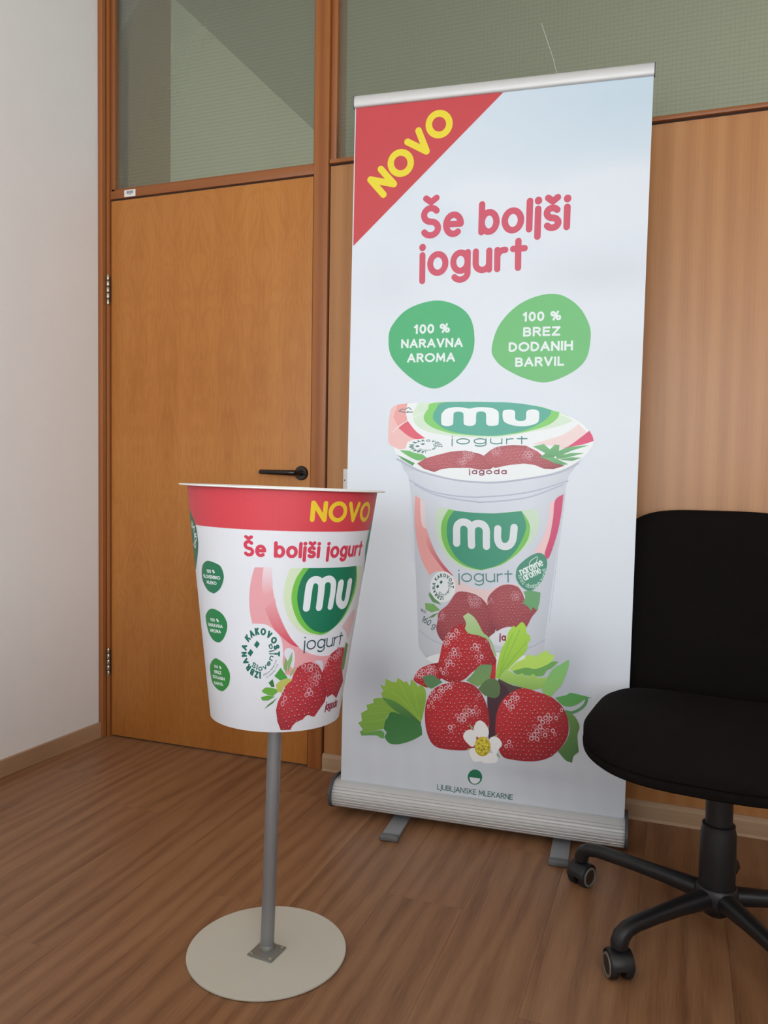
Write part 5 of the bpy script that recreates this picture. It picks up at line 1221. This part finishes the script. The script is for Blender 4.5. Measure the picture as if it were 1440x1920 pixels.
# ------------------------------------------------------------------ office chair
HX, HY = 2.122, -0.602
chair = tag(empty('office_chair', (HX, HY, 0)), 'black fabric swivel office chair on castors beside the banner', 'chair')
def cushion(name, a, b, prof, mat, parent, ex=3.2, n=72, loc=(0, 0, 0), fn=None):
    """stack of super-ellipse rings: prof = (scale inset, z)"""
    vs, fs = [], []
    for ins, z in prof:
        for i in range(n):
            t = 2 * math.pi * i / n
            c, s = math.cos(t), math.sin(t)
            vs.append(Vector(((a - ins) * math.copysign(abs(c) ** (2 / ex), c) + loc[0], (b - ins) * math.copysign(abs(s) ** (2 / ex), s) + loc[1], z + loc[2])))
    for j in range(len(prof) - 1):
        for i in range(n):
            fs.append((j * n + i, j * n + (i + 1) % n, (j + 1) * n + (i + 1) % n, (j + 1) * n + i))
    fs.append(tuple(range(n))[::-1]); fs.append(tuple(range((len(prof) - 1) * n, len(prof) * n)))
    if fn: vs = [fn(v) for v in vs]
    bm = bmesh.new()
    bv = [bm.verts.new(v) for v in vs]
    for f in fs: bm.faces.new([bv[i] for i in f])
    return from_bm(name, bm, mat, parent, True)
def seat_form(v):
    d = max(0, (-v.y - 0.10) / 0.15)
    z = v.z - 0.022 * d * d
    z += 0.012 * (v.x / 0.26) ** 2 * (1 if v.z > 0.455 else 0.4)
    c_, s_ = math.cos(SEAT_YAW), math.sin(SEAT_YAW)
    return Vector((v.x * c_ - v.y * s_, v.x * s_ + v.y * c_, z))
SEAT_YAW = math.radians(-6)
sp = [(0.03, 0.424), (0.008, 0.427), (0.001, 0.434), (0.0, 0.444), (0.006, 0.449), (0.001, 0.454), (0.001, 0.464), (0.009, 0.477), (0.026, 0.488), (0.06, 0.496), (0.11, 0.4995), (0.18, 0.500), (0.24, 0.4995)]
cushion('seat', 0.268, 0.252, sp, M_fabric, chair, 3.4, 84, (-0.015, -0.005, 0), seat_form)
cushion('seat_shell', 0.235, 0.22, [(0.06, 0.400), (0.03, 0.404), (0.0, 0.422), (0.0, 0.428)], M_black, chair, 3.2, 64, (-0.012, 0, 0), seat_form)
# backrest: curved upholstered panel
bw, bh, zc = 0.262, 0.268, 0.668
def back_surface(sign):
    pass
def back_form(v):          # local: x across, y up (as z), z thickness
    x, y, t = v
    bend = -0.018 * (x / 0.26) ** 2
    lean_ = 0.05 * (y / 0.235)
    yy = 0.440 + bend + lean_ * 0.35 - t
    c_, s_ = math.cos(SEAT_YAW * 0.5), math.sin(SEAT_YAW * 0.5)
    return Vector((x * c_ - yy * s_ - 0.02, x * s_ + yy * c_, zc + y))
bp_ = [(0.05, -0.030), (0.015, -0.028), (0.002, -0.018), (0.0, -0.008), (0.004, -0.003), (0.0, 0.003), (0.004, 0.014), (0.02, 0.024), (0.05, 0.030), (0.10, 0.033), (0.16, 0.034), (0.21, 0.034)]
cushion('backrest', bw, bh, bp_, M_fabric, chair, 4.2, 96, (-0.012, 0, 0), back_form)
sweep('back_bracket', [(0, 0.10, 0.402), (0, 0.26, 0.400), (0, 0.34, 0.402), (0, 0.42, 0.415), (0, 0.468, 0.45), (0, 0.480, 0.52), (0, 0.483, 0.66)], [(0.032, 0.006)] * 7, M_black, chair, 12, 0.8)
lathe('tilt_mechanism', [(0, 0.372), (0.060, 0.372), (0.075, 0.385), (0.078, 0.404), (0, 0.404)], M_black, chair, 32)
lathe('column', [(0, 0.12), (0.026, 0.12), (0.0285, 0.20), (0.0285, 0.375), (0, 0.375)], M_black, chair, 32)
lathe('column_cover', [(0.030, 0.118), (0.038, 0.118), (0.0385, 0.18), (0.0375, 0.243), (0.0345, 0.256), (0.0345, 0.263), (0.030, 0.265)], M_black, chair, 36)
lathe('base_hub', [(0, 0.060), (0.022, 0.060), (0.030, 0.066), (0.034, 0.078), (0.042, 0.082), (0.046, 0.092), (0.046, 0.118), (0.040, 0.126), (0, 0.126)], M_black, chair, 36)
def castor(parent, pos, ang):
    c = empty('castor'); c.parent = parent
    c.location = pos; c.rotation_euler = (0, 0, ang)
    Mx = Matrix.Rotation(math.radians(90), 4, 'Y')
    lathe('stem', [(0, 0.040), (0.0075, 0.040), (0.0075, 0.066), (0, 0.066)], M_black, c, 14)
    # hood: half ring over the wheels
    bm = bmesh.new()
    rows = []
    for i in range(15):
        a = math.radians(-12 + 190 * i / 14)
        rows.append([bm.verts.new((x_, r_ * math.cos(a), 0.0285 + r_ * math.sin(a))) for x_, r_ in ((-0.0235, 0.0275), (-0.0235, 0.0300), (-0.018, 0.0318), (0.018, 0.0318), (0.0235, 0.0300), (0.0235, 0.0275))])
    for i in range(14):
        for j in range(5): bm.faces.new((rows[i][j], rows[i][j + 1], rows[i + 1][j + 1], rows[i + 1][j]))
        bm.faces.new((rows[i][5], rows[i][0], rows[i + 1][0], rows[i + 1][5]))
    bm.faces.new(rows[0]); bm.faces.new(rows[-1])
    from_bm('hood', bm, M_black, c, True)
    for s in (-1, 1):
        Mw = Matrix.Translation((s * 0.0155, 0, 0.0275)) @ Mx
        w = lathe('wheel', [(0, -0.0095), (0.024, -0.0095), (0.0272, -0.006), (0.0275, 0), (0.0272, 0.006), (0.024, 0.0095), (0, 0.0095)], M_tread, c, 28, Mw)
        Mo = Matrix.Translation((s * 0.0155, 0, 0.0275)) @ Matrix.Rotation(math.radians(90 * s), 4, 'Y')
        lathe('wheel_rim', [(0.0185, 0.009), (0.0192, 0.0112), (0.0232, 0.0112), (0.0240, 0.009)], M_ring, c, 28, Mo)
        lathe('wheel_cover', [(0, 0.0108), (0.012, 0.0106), (0.0186, 0.0095)], M_hubbrown, c, 24, Mo)
    return c
CAST_ROT = {0: math.radians(25), 1: math.radians(-28), 2: math.radians(60), 3: math.radians(10), 4: math.radians(-50)}
for i, (deg, rad_) in enumerate(((229, 0.290), (156, 0.335), (84, 0.31), (12, 0.31), (300, 0.31))):
    a = math.radians(deg)
    d = Vector((math.cos(a), math.sin(a), 0))
    prf = [(0.025, 0.102), (0.06, 0.103), (0.12, 0.104), (0.19, 0.103), (rad_ - 0.045, 0.1005), (rad_ - 0.02, 0.096), (rad_ - 0.006, 0.087), (rad_, 0.074), (rad_ + 0.001, 0.063)]
    wid = [(0.023, 0.021), (0.021, 0.019), (0.018, 0.0165), (0.016, 0.015), (0.0155, 0.015), (0.0165, 0.0155), (0.0175, 0.0165), (0.0175, 0.0165), (0.0165, 0.016)]
    sweep('leg', [d * r + Vector((0, 0, z)) for r, z in prf], wid, M_black, chair, 16, 0.35)
    castor(chair, d * rad_ + Vector((0, 0, 0)), CAST_ROT[i])
